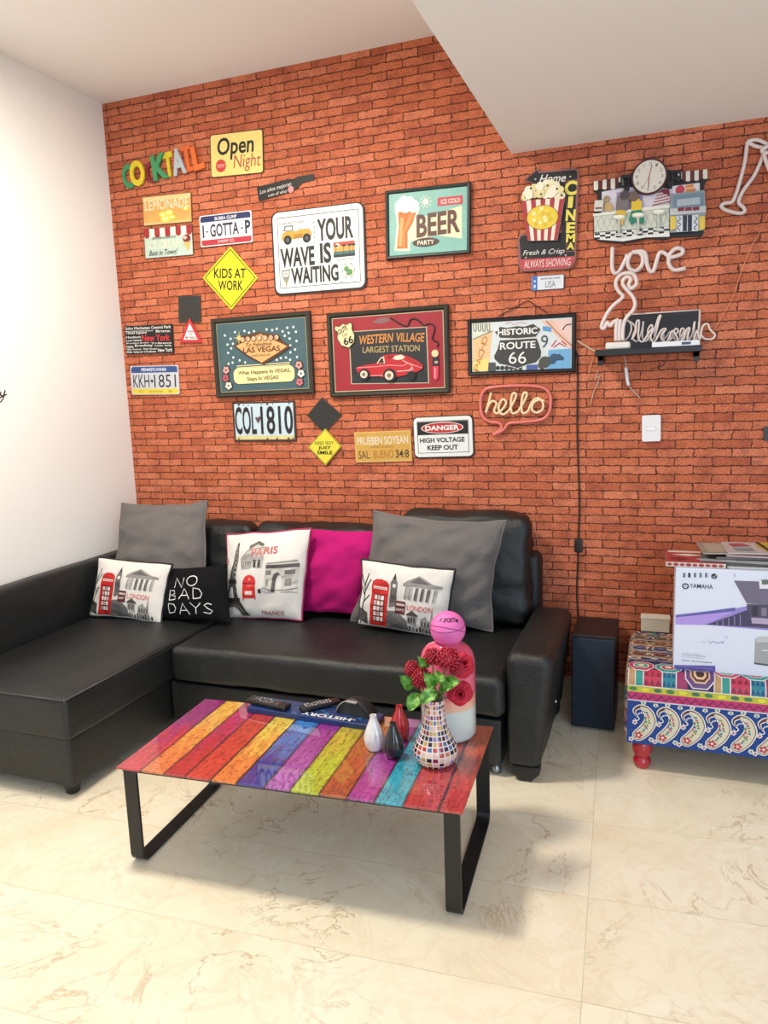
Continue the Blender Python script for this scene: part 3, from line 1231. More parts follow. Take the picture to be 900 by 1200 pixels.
for line in ((('N', 33, 22, 14, 19), ('O', 52, 19, 14, 19)), (('B', 26, 46, 11, 19), ('A', 41, 43, 15, 20), ('D', 61, 42, 13, 20)),
             (('D', 25, 71, 12, 18), ('A', 40, 71, 13, 20), ('Y', 56, 69, 13, 20), ('S', 72, 69, 12, 18))):
    a = cb.part('lettering')
    for ch, u, v, w, h in line:
        for st in GL[ch]:
            a.stroke([(u + x * w, v + y * h) for x, y in st], 0.0042, M('#e9e7e2', 0.7), 2)
    a.done()

# ================================================================== wall decorations
R1, R2, R3, R4, R5, R6 = (120, 130, 4.5), (130, 320, 3.75), (300, 190, 3.4615), (360, 340, 2.8125), (590, 150, 2.903), (660, 270, 3.75)
RV, RW, RD, RC, RS, RR, RY = (240, 355, 6.923), (375, 350, 5.806), (690, 180, 6.0), (600, 190, 7.5), (680, 350, 5.294), (540, 350, 6.4286), (310, 230, 7.2)
BLK, INK, CREAM = '#141415', '#1b1a1c', '#e8dcc0'

# ---- loose letters COCKTAIL
letters = [('C', (104, 275, 168, 420), '#3f8f5c', 8, 'green letter C, first of the crooked row'),
           ('O', (142, 255, 228, 405), '#d9c22a', 6, 'yellow letter O overlapping the green C'),
           ('C', (228, 262, 285, 388), '#7c1f24', 8, 'dark red letter C behind the yellow O'),
           ('K', (258, 220, 350, 370), '#3f8f5c', 8, 'green letter K in the crooked row'),
           ('T', (322, 212, 378, 355), '#d3c02c', 6, 'yellow letter T beside the green K'),
           ('A', (362, 192, 440, 345), '#aeb4b8', 10, 'pale grey letter A in the crooked row'),
           ('I', (420, 180, 478, 330), '#d9662a', 10, 'orange letter I with bars at top and foot'),
           ('L', (472, 176, 536, 318), '#dc6c2c', 12, 'orange letter L, last of the crooked row')]
for i, (ch, (x0, y0, x1, y1), col, rot, lab) in enumerate(letters):
    yf = -0.006 - 0.0125 * (i % 2)
    c0 = wallp(120 + (x0 + x1) / 9.0, 130 + (y0 + y1) / 9.0, yf)
    wv = wallp(120 + x1 / 4.5, 130 + (y0 + y1) / 9.0, yf).x - wallp(120 + x0 / 4.5, 130 + (y0 + y1) / 9.0, yf).x
    hv = wallp(120 + (x0 + x1) / 9.0, 130 + y0 / 4.5, yf).z - wallp(120 + (x0 + x1) / 9.0, 130 + y1 / 4.5, yf).z
    wv, hv = wv * 0.90, hv * 0.92
    if ch == 'I':
        vs = [(0, 0), (1, 0), (1, .16), (.68, .16), (.68, .84), (1, .84), (1, 1), (0, 1), (0, .84), (.32, .84), (.32, .16), (0, .16)]
        t2 = [tuple(t) for t in tessellate_polygon([[V((x, y, 0)) for x, y in vs]])]
        fs = t2
    else:
        vs, fs, _ = text_shape(ch, 0.045, 0.0)
    mb = MB()
    a = math.radians(rot * 0.7)
    P = []
    for x, y in vs:
        X, Y = (x - 0.5) * wv, (y - 0.5) * hv
        P.append((X * math.cos(a) - Y * math.sin(a), X * math.sin(a) + Y * math.cos(a)))
    n = len(P)
    mb.add([(x, -0.011, z) for x, z in P] + [(x, 0, z) for x, z in P], list(fs) + [tuple(reversed([k + n for k in f])) for f in fs])
    cnt = {}
    for f in fs:
        for k in range(len(f)):
            e = (f[k], f[(k + 1) % len(f)])
            cnt[e] = 1
    for (p, q_) in list(cnt):
        if (q_, p) not in cnt:
            mb.add([(P[p][0], -0.011, P[p][1]), (P[q_][0], -0.011, P[q_][1]), (P[q_][0], 0, P[q_][1]), (P[p][0], 0, P[p][1])], [(0, 1, 2, 3)])
    o = mb.build('wall_letter', M(col, 0.45))
    o.location = (c0.x, yf + 0.005, c0.z)
    tag(o, lab + ' on the brick wall', 'letter', 'loose letters spelling COCKTAIL')

# ---- Open Night
s = sign('tin_sign', 'pale yellow sign with brown rounded edge reading Open Night', 'sign', ((563, 125), (845, 95), (852, 325), (575, 356)), R1)
rplate(s, 'panel', 0.012, '#4a2c1c')
a = s.part('face')
a.rrect(1.5, 2, 98.5, 98, 0.012, M('#e9cf7c', 0.4, 0.10, 30), 1)
a.done()
a = s.part('lettering')
a.text('Open', 14, 10, 83, 62, INK, 2, 0.02, 0.10)
a.done()
a = s.part('lettering', 'brown red word Night')
a.text('Night', 44, 52, 95, 92, '#a8453a', 2, 0.0, 0.15)
a.done()
a = s.part('round_stamp', 'small red round stamp')
a.ell(20, 74, 10, None, '#c23a33', 2)
a.rect(12, 71, 28, 73, '#e6b8a0', 3)
a.rect(13, 76, 27, 77.5, '#e6b8a0', 3)
a.done()

# ---- bottle shaped board
s = sign('wooden_sign', 'black bottle-shaped board lying tilted, with white handwriting', 'sign', ((0, 103), (233, 45), (245, 100), (14, 160)), R3)
plate(s, 'panel', s.Q([(4, 102), (130, 68), (152, 68), (172, 58), (228, 49), (233, 50), (237, 72), (186, 84), (164, 108), (140, 121), (14, 158), (10, 150)]), M(BLK, 0.5))
w_ = M('#d8d4cc', 0.6)
a = s.part('lettering')
a.text('Los años mejoran', 4, 22, 60, 58, w_, 1, 0.0, 0.3, 0, 0.02)
a.done()
a = s.part('lettering')
a.text('con el vino', 18, 63, 51, 86, w_, 1, 0.0, 0.3)
a.done()
a = s.part('stamp', 'pink round stamp')
a.ell(58, 72, 5, None, '#d98a8a', 1)
a.done()

# ---- Lemonade
s = sign('tin_sign', 'weathered orange and cream LEMONADE sign with lemons, above the ice cream sign', 'sign', ((210, 457), (465, 428), (475, 585), (218, 607)), R1)
rplate(s, 'panel', 0.003, '#6a4a30')
a = s.part('face')
a.rect(1, 1.5, 99, 98.5, M('#d9a45a', 0.55, 0.25, 25), 1)
a.rect(1, 1.5, 99, 16, M('#e2c88a', 0.55, 0.2, 25), 2)
a.rect(1, 90, 99, 98.5, M('#d8b878', 0.55, 0.2, 25), 2)
a.done()
a = s.part('lettering')
a.text('LEMONADE', 5, 14, 95, 48, '#ece3c4', 4, 0.0)
a.done()
for (u, v, r, c_) in ((41, 66, 9, '#dfc832'), (54, 62, 9, '#e6d44c'), (60, 78, 9, '#d8bf2a'), (46, 82, 10, '#e8d858'), (88, 52, 6, '#e6d44c')):
    a = s.part('lemon')
    a.k = int(u)
    a.ell(u, v, r, r * 1.2, c_, 3)
    a.ell(u, v, r * 0.55, r * 0.66, '#efe6a0', 4)
    a.done()

# ---- Ice cream
s = sign('tin_sign', 'pale mint ice cream sign with a red and white awning printed on top', 'sign', ((218, 622), (470, 600), (483, 757), (225, 782)), R1)
rplate(s, 'panel', 0.003, '#5a4438')
a = s.part('face')
a.rect(1, 1.5, 99, 98.5, M('#bccfc2', 0.5, 0.12, 25), 1)
a.done()
a = s.part('awning', 'striped awning')
for i in range(9):
    u0, u1 = 1 + i * 98 / 9, 1 + (i + 1) * 98 / 9
    c_ = '#a3282c' if i % 2 == 0 else '#e6ddd4'
    a.rect(u0, 1.5, u1, 22, c_, 2)
    a.ell((u0 + u1) / 2, 22, 98 / 18, 11, c_, 2, 0, 12, 0, 180)
a.done()
a = s.part('lettering')
a.text('GENUINE & DELICIOUS', 17, 30, 66, 38, INK, 3, 0.01)
a.done()
a = s.part('lettering', 'cream capitals')
a.text('ICE CREAM', 7, 43, 76, 70, '#efe2c0', 3, 0.0)
a.done()
a = s.part('lettering')
a.text('Best in Town!', 9, 74, 68, 92, INK, 3, 0.01, 0.3)
a.done()
a = s.part('cone', 'printed ice cream cone')
a.ell(88, 44, 8, 13, '#7a2a24', 3)
a.ell(85, 41, 4, 6, '#d8b8a8', 4)
a.poly([(80, 55), (96, 55), (90, 88)], '#d9b46a', 3)
a.done()

# ---- I-GOTTA-P
s = sign('license_plate', 'white plate with navy top band reading I-GOTTA-P', 'license plate', ((510, 555), (782, 524), (796, 690), (520, 720)), R1)
rplate(s, 'panel', 0.010, M('#e6e2e2', 0.35))
a = s.part('bands')
a.poly([(2, 22), (2, 8), (5, 3), (95, 3), (98, 8), (98, 22)], '#26305f', 1)
a.poly([(2, 79), (98, 79), (98, 92), (95, 97), (5, 97), (2, 92)], '#b5303c', 1)
a.done()
a = s.part('lettering', 'small white words on the navy band')
a.text('BUBBA GUMP', 30, 8, 72, 19, '#dcdce2', 2, 0.02)
a.done()
a = s.part('lettering', 'large navy letters')
a.text('I', 5, 31, 8, 71, '#232845', 2, 0.03)
a.text('GOTTA', 20, 30, 75, 71, '#232845', 2, 0.02)
a.text('P', 87, 29, 97, 71, '#232845', 2, 0.03)
a.rect(11.5, 50, 16.5, 55, '#6a6a7c', 2)
a.rect(78.5, 50, 83.5, 55, '#6a6a7c', 2)
a.done()
a = s.part('lettering', 'small pale words on the red band')
a.text('SHRIMP CO.', 34, 83, 66, 92, '#e6c8c8', 2, 0.01)
a.done()

# ---- diamonds and triangle


def diamond(name, label, cat, pts, crop, mat, depth=0.003, y0=0.003):
    xs = [p[0] for p in pts]
    ys = [p[1] for p in pts]
    s_ = sign(name, label, cat, ((min(xs), min(ys)), (max(xs), min(ys)), (max(xs), max(ys)), (min(xs), max(ys))), crop, depth, y0)
    plate(s_, 'panel', s_.Q(pts), mat)
    return s_


def inset(pts, k):
    cx = sum(p[0] for p in pts) / len(pts)
    cy = sum(p[1] for p in pts) / len(pts)
    return [(cx + (p[0] - cx) * k, cy + (p[1] - cy) * k) for p in pts]


FULL = (0, 0, 1)
kd = [(270, 289), (302, 325.5), (271, 363), (237.5, 325.5)]
s = diamond('warning_sign', 'bright yellow diamond sign reading KIDS AT WORK', 'sign', kd, FULL, '#e8dc18')
a = s.part('border')
a.loops([s.Q(inset(kd, 0.93)), list(reversed(s.Q(inset(kd, 0.89))))], BLK, 1)
a.done()
a = s.part('lettering')
a.text('KIDS AT', 21, 34, 79, 50, BLK, 1, 0.02, 0, 0, 0.0)
a.done()
a = s.part('lettering')
a.text('WORK', 29, 53, 74, 69, BLK, 1, 0.02)
a.done()

s = sign('plaque', 'plain black square plaque above the little red triangle', 'plaque', ((295, 98), (393, 100), (396, 214), (298, 218)), R2)
rplate(s, 'panel', 0.002, '#2b2a28')
a = s.part('border')
a.rframe(1, 1, 99, 99, 0.002, 0.003, '#4a3c34', 1)
a.done()
tr = [(345, 197), (401, 304), (301, 306)]
s = diamond('warning_sign', 'small white triangle with red border below the black square', 'sign', tr, R2, '#c22a34', 0.003, 0.009)
a = s.part('face')
a.poly(s.Q(inset([(345, 203), (393, 301), (308, 302)], 0.74)), '#e6dcdc', 1)
a.done()
for (t, u0, v0, u1, v1) in (('BORN', 38, 50, 62, 59), ('TO', 43, 62, 57, 70), ('BE WILD', 26, 75, 74, 84)):
    a = s.part('lettering')
    a.text(t, u0, v0, u1, v1, '#5a2a30', 2, 0.02)
    a.done()

# ---- New York word plaque
s = sign('plaque', 'black plaque crammed with white words around a red New York', 'plaque', ((60, 232), (270, 225), (274, 350), (66, 358)), R2, 0.008)
rplate(s, 'panel', 0.002, BLK)
a = s.part('lettering', 'small white words')
WT = '#d9d6d2'
for (t, u0, v0, u1, v1) in (('Soho Manhattan Central Park', 2, 4, 98, 14), ('Empire State Harlem Queens', 2, 17, 60, 23), ('Times Square', 2, 20, 46, 32), ('Bronx', 66, 18, 96, 27),
                            ('Hudson', 2, 36, 34, 44), ('Long Island', 2, 48, 34, 57), ('Brooklyn Bridge', 2, 59, 50, 65), ('Tribeca', 54, 61, 97, 67), ('Broadway', 20, 66, 58, 77), ('Little Italy', 62, 70, 97, 77),
                            ('Nolita', 2, 69, 17, 78), ('Fifth Avenue  Wall Street', 2, 80, 66, 86), ('Ellis Island Chelsea', 2, 89, 64, 96), ('New York', 68, 82, 98, 95)):
    a.text(t, u0, v0, u1, v1, WT, 1, 0.02)
a.done()
a = s.part('lettering', 'large red words New York')
a.text('New York', 36, 33, 94, 57, '#c22f30', 1, 0.03)
a.done()

# ---- KKH-1851
s = sign('license_plate', 'silver plate with blue and yellow bands reading KKH-1851', 'license plate', ((84, 408), (297, 405), (300, 532), (92, 536)), R2)
rplate(s, 'panel', 0.010, M('#c4c6cc', 0.4))
a = s.part('bands')
a.poly([(2, 24), (2, 8), (5, 3), (95, 3), (98, 8), (98, 24)], '#2f4c86', 1)
a.poly([(2, 80), (98, 80), (98, 92), (95, 97), (5, 97), (2, 92)], '#dcc63a', 1)
a.done()
a = s.part('lettering', 'white word on the blue band')
a.text('PENNSYLVANIA', 24, 8, 76, 19, '#dfe3ee', 2, 0.02)
a.done()
a = s.part('lettering', 'large dark letters and figures')
a.text('KKH', 5, 31, 39, 75, '#25262f', 2, 0.0)
a.ell(44.5, 53, 2.6, None, '#25262f', 2)
a.text('1851', 49, 31, 94, 75, '#25262f', 2, 0.0)
a.done()
a = s.part('lettering', 'small dark writing on the yellow band')
a.text('OCT', 16, 85, 26, 93, '#7a6c28', 2)
a.text('KEYSTONE', 38, 86, 66, 93, '#7a6c28', 2)
a.text('80', 78, 85, 85, 93, '#7a6c28', 2)
a.done()

# ---- Your wave is waiting
s = sign('tin_sign', 'large white rounded sign with thick black rim reading YOUR WAVE IS WAITING', 'sign', ((48, 140), (835, 42), (868, 780), (92, 842)), RY, 0.006)
rplate(s, 'panel', 0.035, BLK)
WSH = M('#dcdedb', 0.45, 0.04)
a = s.part('face')
a.rrect(1.6, 1.2, 98.2, 97.6, 0.032, WSH, 1)
a.done()
a = s.part('border')
a.rframe(6.5, 7.5, 94, 91.5, 0.006, 0.0028, BLK, 2)
a.done()
for (t, u0, v0, u1, v1) in (('YOUR', 50, 14, 88, 40), ('WAVE', 8.5, 44, 46, 67), ('IS', 52, 42, 64, 66), ('WAITING', 19.5, 68, 71, 88)):
    a = s.part('lettering')
    a.text(t, u0, v0, u1, v1, '#1f1f20', 2, 0.035)
    a.done()
a = s.part('lettering', 'small grey writing')
a.text('OCEAN HAS MY HEART', 8, 13, 37, 16.5, '#55565a', 2)
a.text('ALOHA · HOLA', 70, 62, 88, 65, '#55565a', 2)
a.text('EST · 1985', 64, 89, 75, 90.6, '#6a6a6a', 2)
for i, ch in enumerate('FREEDOM'):
    a.text(ch, 46.4, 16 + i * 5.6, 48.2, 19 + i * 5.6, '#55565a', 2)
a.done()
a = s.part('off_road_car', 'open yellow off-road car')
a.poly([(11, 31), (12, 26), (17, 24), (29, 25), (30, 23.5), (41, 23.5), (43.5, 27), (44, 33), (11, 35)], '#c79a3c', 2)
a.poly([(24, 29), (34, 28.5), (34, 33.5), (24, 34)], '#a87a28', 3)
a.loops([[(13, 24), (14.5, 17.5), (24, 17.5), (24, 24.5)], [(15, 23), (16, 19), (22.6, 19), (22.6, 23.4)]], '#77787a', 2)
a.stroke([(29, 24), (31, 17.5), (34, 23.5)], 0.003, '#77787a', 2)
for u in (17.5, 38.5):
    a.ell(u, 34.5, 4.4, None, '#1d1d1f', 4)
    a.ell(u, 34.5, 1.8, None, '#5a5a5e', 5)
a.done()
a = s.part('sunset_picture', 'small sunset picture with palms')
a.rect(66.5, 43, 89, 60.5, '#c4453c', 2)
a.rect(66.5, 47, 89, 55, '#dd9a4a', 3)
a.ell(71, 47, 2.2, None, '#f0e0b8', 4)
a.rect(66.5, 54, 89, 58.5, '#3a6f68', 4)
for u in (69, 77, 83, 87):
    a.stroke([(u, 57), (u + 0.6, 47.5)], 0.002, '#22302c', 5)
    a.ell(u + 0.7, 47.5, 2.4, 1.2, '#22302c', 5)
a.rect(66.5, 57.5, 89, 60.5, '#252a33', 5)
a.done()
a = s.part('green_badge', 'round green badge')
a.ell(81.5, 77, 7, 9.6, '#4d7a4c', 2, 0, 6)
a.ell(81.5, 77, 6, 8.3, '#d5dccb', 3)
for (u, v, r) in ((79.5, 75, 2.6), (83, 79, 3.0), (81, 80.5, 1.8)):
    a.ell(u, v, r, None, '#5f8a55', 4)
a.done()
a = s.part('van_picture', 'small outlined van drawing')
a.loops([[(9, 70), (18.5, 69), (17.5, 79), (15.5, 84), (12, 84), (10, 79)], [(10.4, 71.5), (17.2, 71), (16.5, 77.5), (11, 78)]], '#8a867c', 2)
a.rect(11.3, 73, 16.2, 76, '#b8b4a8', 2)
a.poly([(12.3, 82), (15.3, 82), (14.2, 90), (13.2, 90)], '#9a9468', 2)
a.done()

# ---- framed pictures


def framed(label, quad, crop, fw, fmat, smat, depth=0.022, line=None):
    s_ = sign('framed_picture', label, 'picture', quad, crop, depth)
    W, H = s_.W, s_.H
    fu, fv = fw / W * 100, fw / H * 100
    s_.fu, s_.fv = fu, fv
    d = s_.depth
    # mitred moulding: outer edge, raised ridge, inner edge
    mb = MB()

    def ring(o, y):
        return [(-W / 2 + o, y, o), (W / 2 - o, y, o), (W / 2 - o, y, H - o), (-W / 2 + o, y, H - o)]
    rings = [ring(0, 0), ring(0, -d * 0.8), ring(fw * 0.25, -d), ring(fw * 0.7, -d * 0.92), ring(fw, -d * 0.55), ring(fw, 0)]
    vs = [p for r in rings for p in r]
    fs = []
    for i in range(len(rings)):
        j = (i + 1) % len(rings)
        for k in range(4):
            fs.append((i * 4 + k, i * 4 + (k + 1) % 4, j * 4 + (k + 1) % 4, j * 4 + k))
    mb.add(vs, fs)
    mb.build('frame', fmat, s_.root)
    y = -d * 0.5
    MB().box((-W / 2 + fw * 0.9, y, fw * 0.9), (W / 2 - fw * 0.9, -0.001, H - fw * 0.9)).build('backing', smat, s_.root)
    s_.fmap = lambda x, yy, off: V((x - W / 2, y - off, yy + H))
    if line:
        q_ = Art(s_, 'inner_edge', None)
        q_.rframe(fu, fv, 100 - fu, 100 - fv, 0.001, 0.004, line, 1)
        q_.done()
    return s_


# beer
s = framed('dark green framed vintage picture of a beer glass reading BEER PARTY', ((519, 115), (864, 81), (872, 366), (530, 396)), R3, 0.016, M('#26302e', 0.45), M('#7fb3a8', 0.45, 0.15, 20))
a = s.part('print')
for i in range(14):
    an = 2 * PI * i / 14
    a.poly([(50, 25), (50 + 60 * math.cos(an), 25 + 60 * math.sin(an)), (50 + 60 * math.cos(an + 0.2), 25 + 60 * math.sin(an + 0.2))], '#8fbfb2', 1) if 0 else None
a.poly([(36, 42), (60, 40), (90, 31), (90, 78), (60, 70), (20, 78), (14, 68)], '#e6d8b4', 1)
a.poly([(11, 22), (16, 14), (38, 18), (41, 30), (36, 45), (29, 62), (29, 90), (10, 88), (13, 50)], '#e9ddc4', 2)
a.poly([(15, 32), (37, 32), (33, 48), (26, 62), (26, 86), (13, 85), (16, 52)], '#c9692c', 3)
a.poly([(18, 40), (22, 40), (19, 82), (15, 82)], '#e0a25c', 4)
a.poly([(28, 38), (33, 36), (29, 50), (23, 62), (23, 84), (20, 84), (21, 60)], '#d98a44', 4)
for (u, v, r) in ((16, 22, 5), (22, 17, 6), (29, 19, 6), (35, 24, 5), (24, 25, 7), (38, 30, 3), (14, 29, 3), (33, 30, 4)):
    a.ell(u, v, r, None, '#f0e8d8', 5)
a.done()
a = s.part('sun', 'pale sun with rays')
for i in range(10):
    an = 2 * PI * i / 10
    a.stroke([(48 + 4 * math.cos(an), 21 + 5.2 * math.sin(an)), (48 + 7.5 * math.cos(an), 21 + 9.8 * math.sin(an))], 0.003, '#e6e2c8', 3)
a.ell(48, 21, 3.2, None, '#f0ead2', 3)
a.done()
a = s.part('ribbon', 'red ribbon reading ICE COLD')
a.rect(62, 17, 91, 29, '#c0404c', 2)
a.text('ICE COLD', 66, 20, 88, 26.5, '#ecd8cc', 3, 0.02)
a.done()
a = s.part('lettering', 'large brown word BEER')
a.text('BEER', 37, 37, 88, 70, '#5b3a2c', 4, 0.03, 0, 0, 0.05)
a.done()
a = s.part('oval_badge', 'dark oval reading PARTY')
a.ell(48, 79, 16, 6.5, '#4a3430', 4)
a.text('PARTY', 38, 76, 58, 82.5, '#e8dcc8', 5, 0.02)
a.done()

# Las Vegas
s = framed('dark framed teal relief picture of a diamond sign reading LAS VEGAS', ((36, 132), (835, 62), (888, 735), (94, 770)), RV, 0.026, M('#2e2a20', 0.4, 0.2, 20), M('#3f5b62', 0.5, 0.12, 20), 0.026, M('#8f8a6a', 0.5))
random.seed(3)
for (zx, zy) in ((153, 263), (235, 236), (312, 226), (200, 290), (175, 337), (205, 368), (180, 405), (222, 442), (273, 466), (318, 482), (216, 484), (183, 493), (350, 240), (390, 228), (492, 213), (538, 220), (575, 209), (622, 230), (660, 200),
                 (710, 194), (672, 242), (730, 233), (680, 288), (736, 308), (685, 345), (724, 377), (686, 400), (740, 438), (650, 442), (608, 447), (575, 462), (683, 460), (640, 265), (218, 330)):
    u, v = s.q(zx, zy)
    a = s.part('light_dot')
    a.ell(u, v, 1.1, None, '#dfe6dc', 1, 0.0015, 8)
    a.done()
a = s.part('diamond_sign', 'orange cream diamond sign in relief')
a.poly(s.Q([(232, 350), (285, 300), (290, 268), (440, 235), (590, 262), (612, 300), (690, 355), (590, 425), (470, 500), (350, 440)]), '#5a3420', 2, 0.006)
a.poly(s.Q([(250, 350), (332, 306), (445, 250), (560, 301), (665, 350), (588, 404), (460, 484), (342, 419)]), '#d3a468', 19, 0.002)
for zx, zy in ((305, 298), (348, 293), (395, 290), (440, 285), (488, 283), (535, 281), (580, 279)):
    u, v = s.q(zx, zy)
    a.ell(u, v, 2.6, None, '#8a4a2c', 25, 0.002, 14)
    a.ell(u, v, 1.9, None, '#e0c8a0', 31, 0.0005, 14)
a.done()
a = s.part('lettering', 'letters of WELCOME on the round discs')
for ch, (zx, zy) in zip('WELCOME', ((305, 298), (348, 293), (395, 290), (440, 285), (488, 283), (535, 281), (580, 279))):
    u, v = s.q(zx, zy)
    a.text(ch, u - 1.2, v - 1.5, u + 1.2, v + 1.5, '#5a2c1c', 33)
a.done()


def zt(a_, s_, t, p0, p1, mat, L, **kw):
    """lettering whose left middle p0 and right middle p1 are read in the photo, (zx, zy, height)"""
    u0, v0 = s_.q(p0[0], p0[1])
    u1, v1 = s_.q(p1[0], p1[1])
    _, vb = s_.q(p0[0], p0[1] + p0[2])
    hh = vb - v0
    sl = -((v1 - v0) * s_.H) / ((u1 - u0) * s_.W)
    vm = (v0 + v1) / 2
    a_.text(t, u0, vm - hh / 2, u1, vm + hh / 2, mat, L, slope=sl, **kw)


a = s.part('lettering', 'dark script To Fabulous')
zt(a, s, 'To Fabulous', (330, 342, 28), (542, 326, 0), '#3a2014', 26, shear=0.25, bold=0.012)
a.done()
a = s.part('lettering', 'dark red words LAS VEGAS')
zt(a, s, 'LAS VEGAS', (308, 386, 44), (608, 366, 0), '#5f1d16', 27, bold=0.02)
a.done()
a = s.part('lettering', 'small brown word NEVADA')
zt(a, s, 'NEVADA', (380, 430, 18), (530, 418, 0), '#6a4a20', 26)
a.done()
a = s.part('gold_star', 'gold star on the corner of the diamond sign')
st = []
for i in range(16):
    an = 2 * PI * i / 16
    rr = (58 if i % 4 == 0 else 34 if i % 4 == 2 else 12)
    st.append((278 + rr * 0.8 * math.sin(an), 285 - rr * math.cos(an)))
a.poly(s.Q(st), '#e6c27a', 30, 0.003)
a.done()
a = s.part('banner', 'cream banner under the diamond sign')
a.stroke(s.Q([(250, 512), (680, 482)]), 0.004, '#e2d49a', 2)
a.stroke(s.Q([(250, 528), (680, 498)]), 0.004, '#e2d49a', 2)
bq = s.q(228, 590), s.q(722, 572)
a.rrect(bq[0][0], bq[0][1] - 8.8, bq[1][0], bq[1][1] + 9.4, 0.03, '#ead99a', 3, 0.004)
a.done()
for t, p0, p1 in (('What Happens In VEGAS,', (265, 573, 40), (690, 548, 0)), ('Stays In VEGAS', (338, 622, 40), (592, 606, 0))):
    a = s.part('lettering')
    zt(a, s, t, p0, p1, '#3c2e1c', 16, bold=0.012)
    a.done()
for zx, zy, c_ in ((166, 545, '#c99a94'), (163, 610, '#b0505c'), (187, 672, '#ded8cc'), (757, 503, '#c9948c'), (775, 572, '#ded8cc'), (763, 642, '#bf6a72')):
    a = s.part('poker_chip', None)
    u, v = s.q(zx, zy)
    a.ell(u, v, 3.9, None, '#3a2a26', 2, 0.004, 16)
    for i in range(5):
        an = 2 * PI * i / 5 + 0.4
        a.ell(u + 2.0 * math.cos(an), v + 2.0 * math.sin(an) * s.W / s.H, 1.5, None, c_, 13, 0.0005, 10)
    a.ell(u, v, 1.0, None, '#5a3a30', 15, 0.0005, 8)
    a.done()

# Western Village
s = framed('dark framed red relief picture of a sports car reading WESTERN VILLAGE', ((36, 100), (868, 36), (880, 640), (72, 672)), RW, 0.024, M('#2a2a1e', 0.4, 0.2, 20), M('#96202b', 0.45, 0.12, 12), 0.026, M('#b8ae90', 0.5))
a = s.part('dark_panel', 'black panel with a cream outline')
pq = s.Q([(188, 222), (722, 188), (738, 575), (205, 582)])
a.poly(pq, '#b9ab8c', 1)
cxp = (sum(p[0] for p in pq) / 4, sum(p[1] for p in pq) / 4)
a.poly([(cxp[0] + (p[0] - cxp[0]) * 0.975, cxp[1] + (p[1] - cxp[1]) * 0.97) for p in pq], '#23252a', 2)
a.done()
a = s.part('lettering', 'orange gold words WESTERN VILLAGE')
zt(a, s, 'WESTERN', (262, 282, 62), (495, 262, 0), '#c9823c', 4, bold=0.02, shear=0.2)
zt(a, s, 'VILLAGE', (515, 262, 62), (708, 262, 0), '#c9823c', 4, bold=0.02, shear=0.2)
a.done()
a = s.part('lettering', 'gold words LARGEST STATION')
zt(a, s, 'LARGEST STATION', (285, 348, 42), (672, 334, 0), '#bfa468', 4)
a.done()
a = s.part('sports_car', 'red sports car in relief')
a.poly(s.Q([(240, 472), (262, 462), (320, 448), (382, 440), (410, 398), (440, 382), (500, 376), (560, 380), (620, 402), (662, 425), (698, 452), (694, 478), (660, 496), (620, 512), (520, 532), (440, 540), (400, 528), (330, 530), (285, 528), (258, 505), (248, 488)]), '#b51f28', 3, 0.006)
a.poly(s.Q([(382, 440), (408, 402), (432, 392), (440, 440)]), '#d9c9b0', 19)
a.poly(s.Q([(392, 438), (410, 410), (426, 402), (432, 438)]), '#3a2a2a', 20)
a.poly(s.Q([(490, 408), (510, 388), (552, 380), (575, 396), (560, 412), (520, 418)]), '#d8cdb8', 19)
a.poly(s.Q([(450, 396), (485, 384), (500, 388), (482, 408), (452, 412)]), '#8a141c', 19)
a.stroke(s.Q([(250, 470), (380, 462), (470, 452), (560, 456), (600, 440), (690, 470)]), 0.004, '#e2878a', 19)
a.stroke(s.Q([(560, 420), (620, 450), (630, 480), (600, 500)]), 0.005, '#e0a09c', 19)
a.stroke(s.Q([(590, 400), (650, 440), (680, 465)]), 0.003, '#7c1018', 19)
a.stroke(s.Q([(340, 525), (440, 520)]), 0.003, '#d9a8a4', 19)
a.stroke(s.Q([(520, 495), (600, 488), (620, 470)]), 0.004, '#e0b8b0', 19)
for zx, zy, r in ((300, 515, 4.6), (472, 522, 5.4), (620, 522, 3.6)):
    u, v = s.q(zx, zy)
    a.ell(u, v, r, r * 1.45, '#17171a', 20, 0.003)
    if r > 4:
        a.ell(u - 0.3, v, r * 0.68, r * 0.68 * 1.45, '#cfc4ae', 28, 0.001)
        a.ell(u - 0.3, v, r * 0.3, r * 0.3 * 1.45, '#7a6a5c', 31, 0.001)
a.done()
SHIELD = [(50, 0), (62, 6), (80, 8), (92, 2), (100, 12), (92, 30), (98, 55), (86, 84), (50, 100), (14, 84), (2, 55), (8, 30), (0, 12), (8, 2), (20, 8), (38, 6)]


def shield(cx, cy, w, h, rot):
    ca, sa = math.cos(rot), math.sin(rot)
    return [(cx + (x - 50) / 100 * w * ca - (y - 50) / 100 * h * sa, cy + (x - 50) / 100 * w * sa + (y - 50) / 100 * h * ca) for x, y in SHIELD]


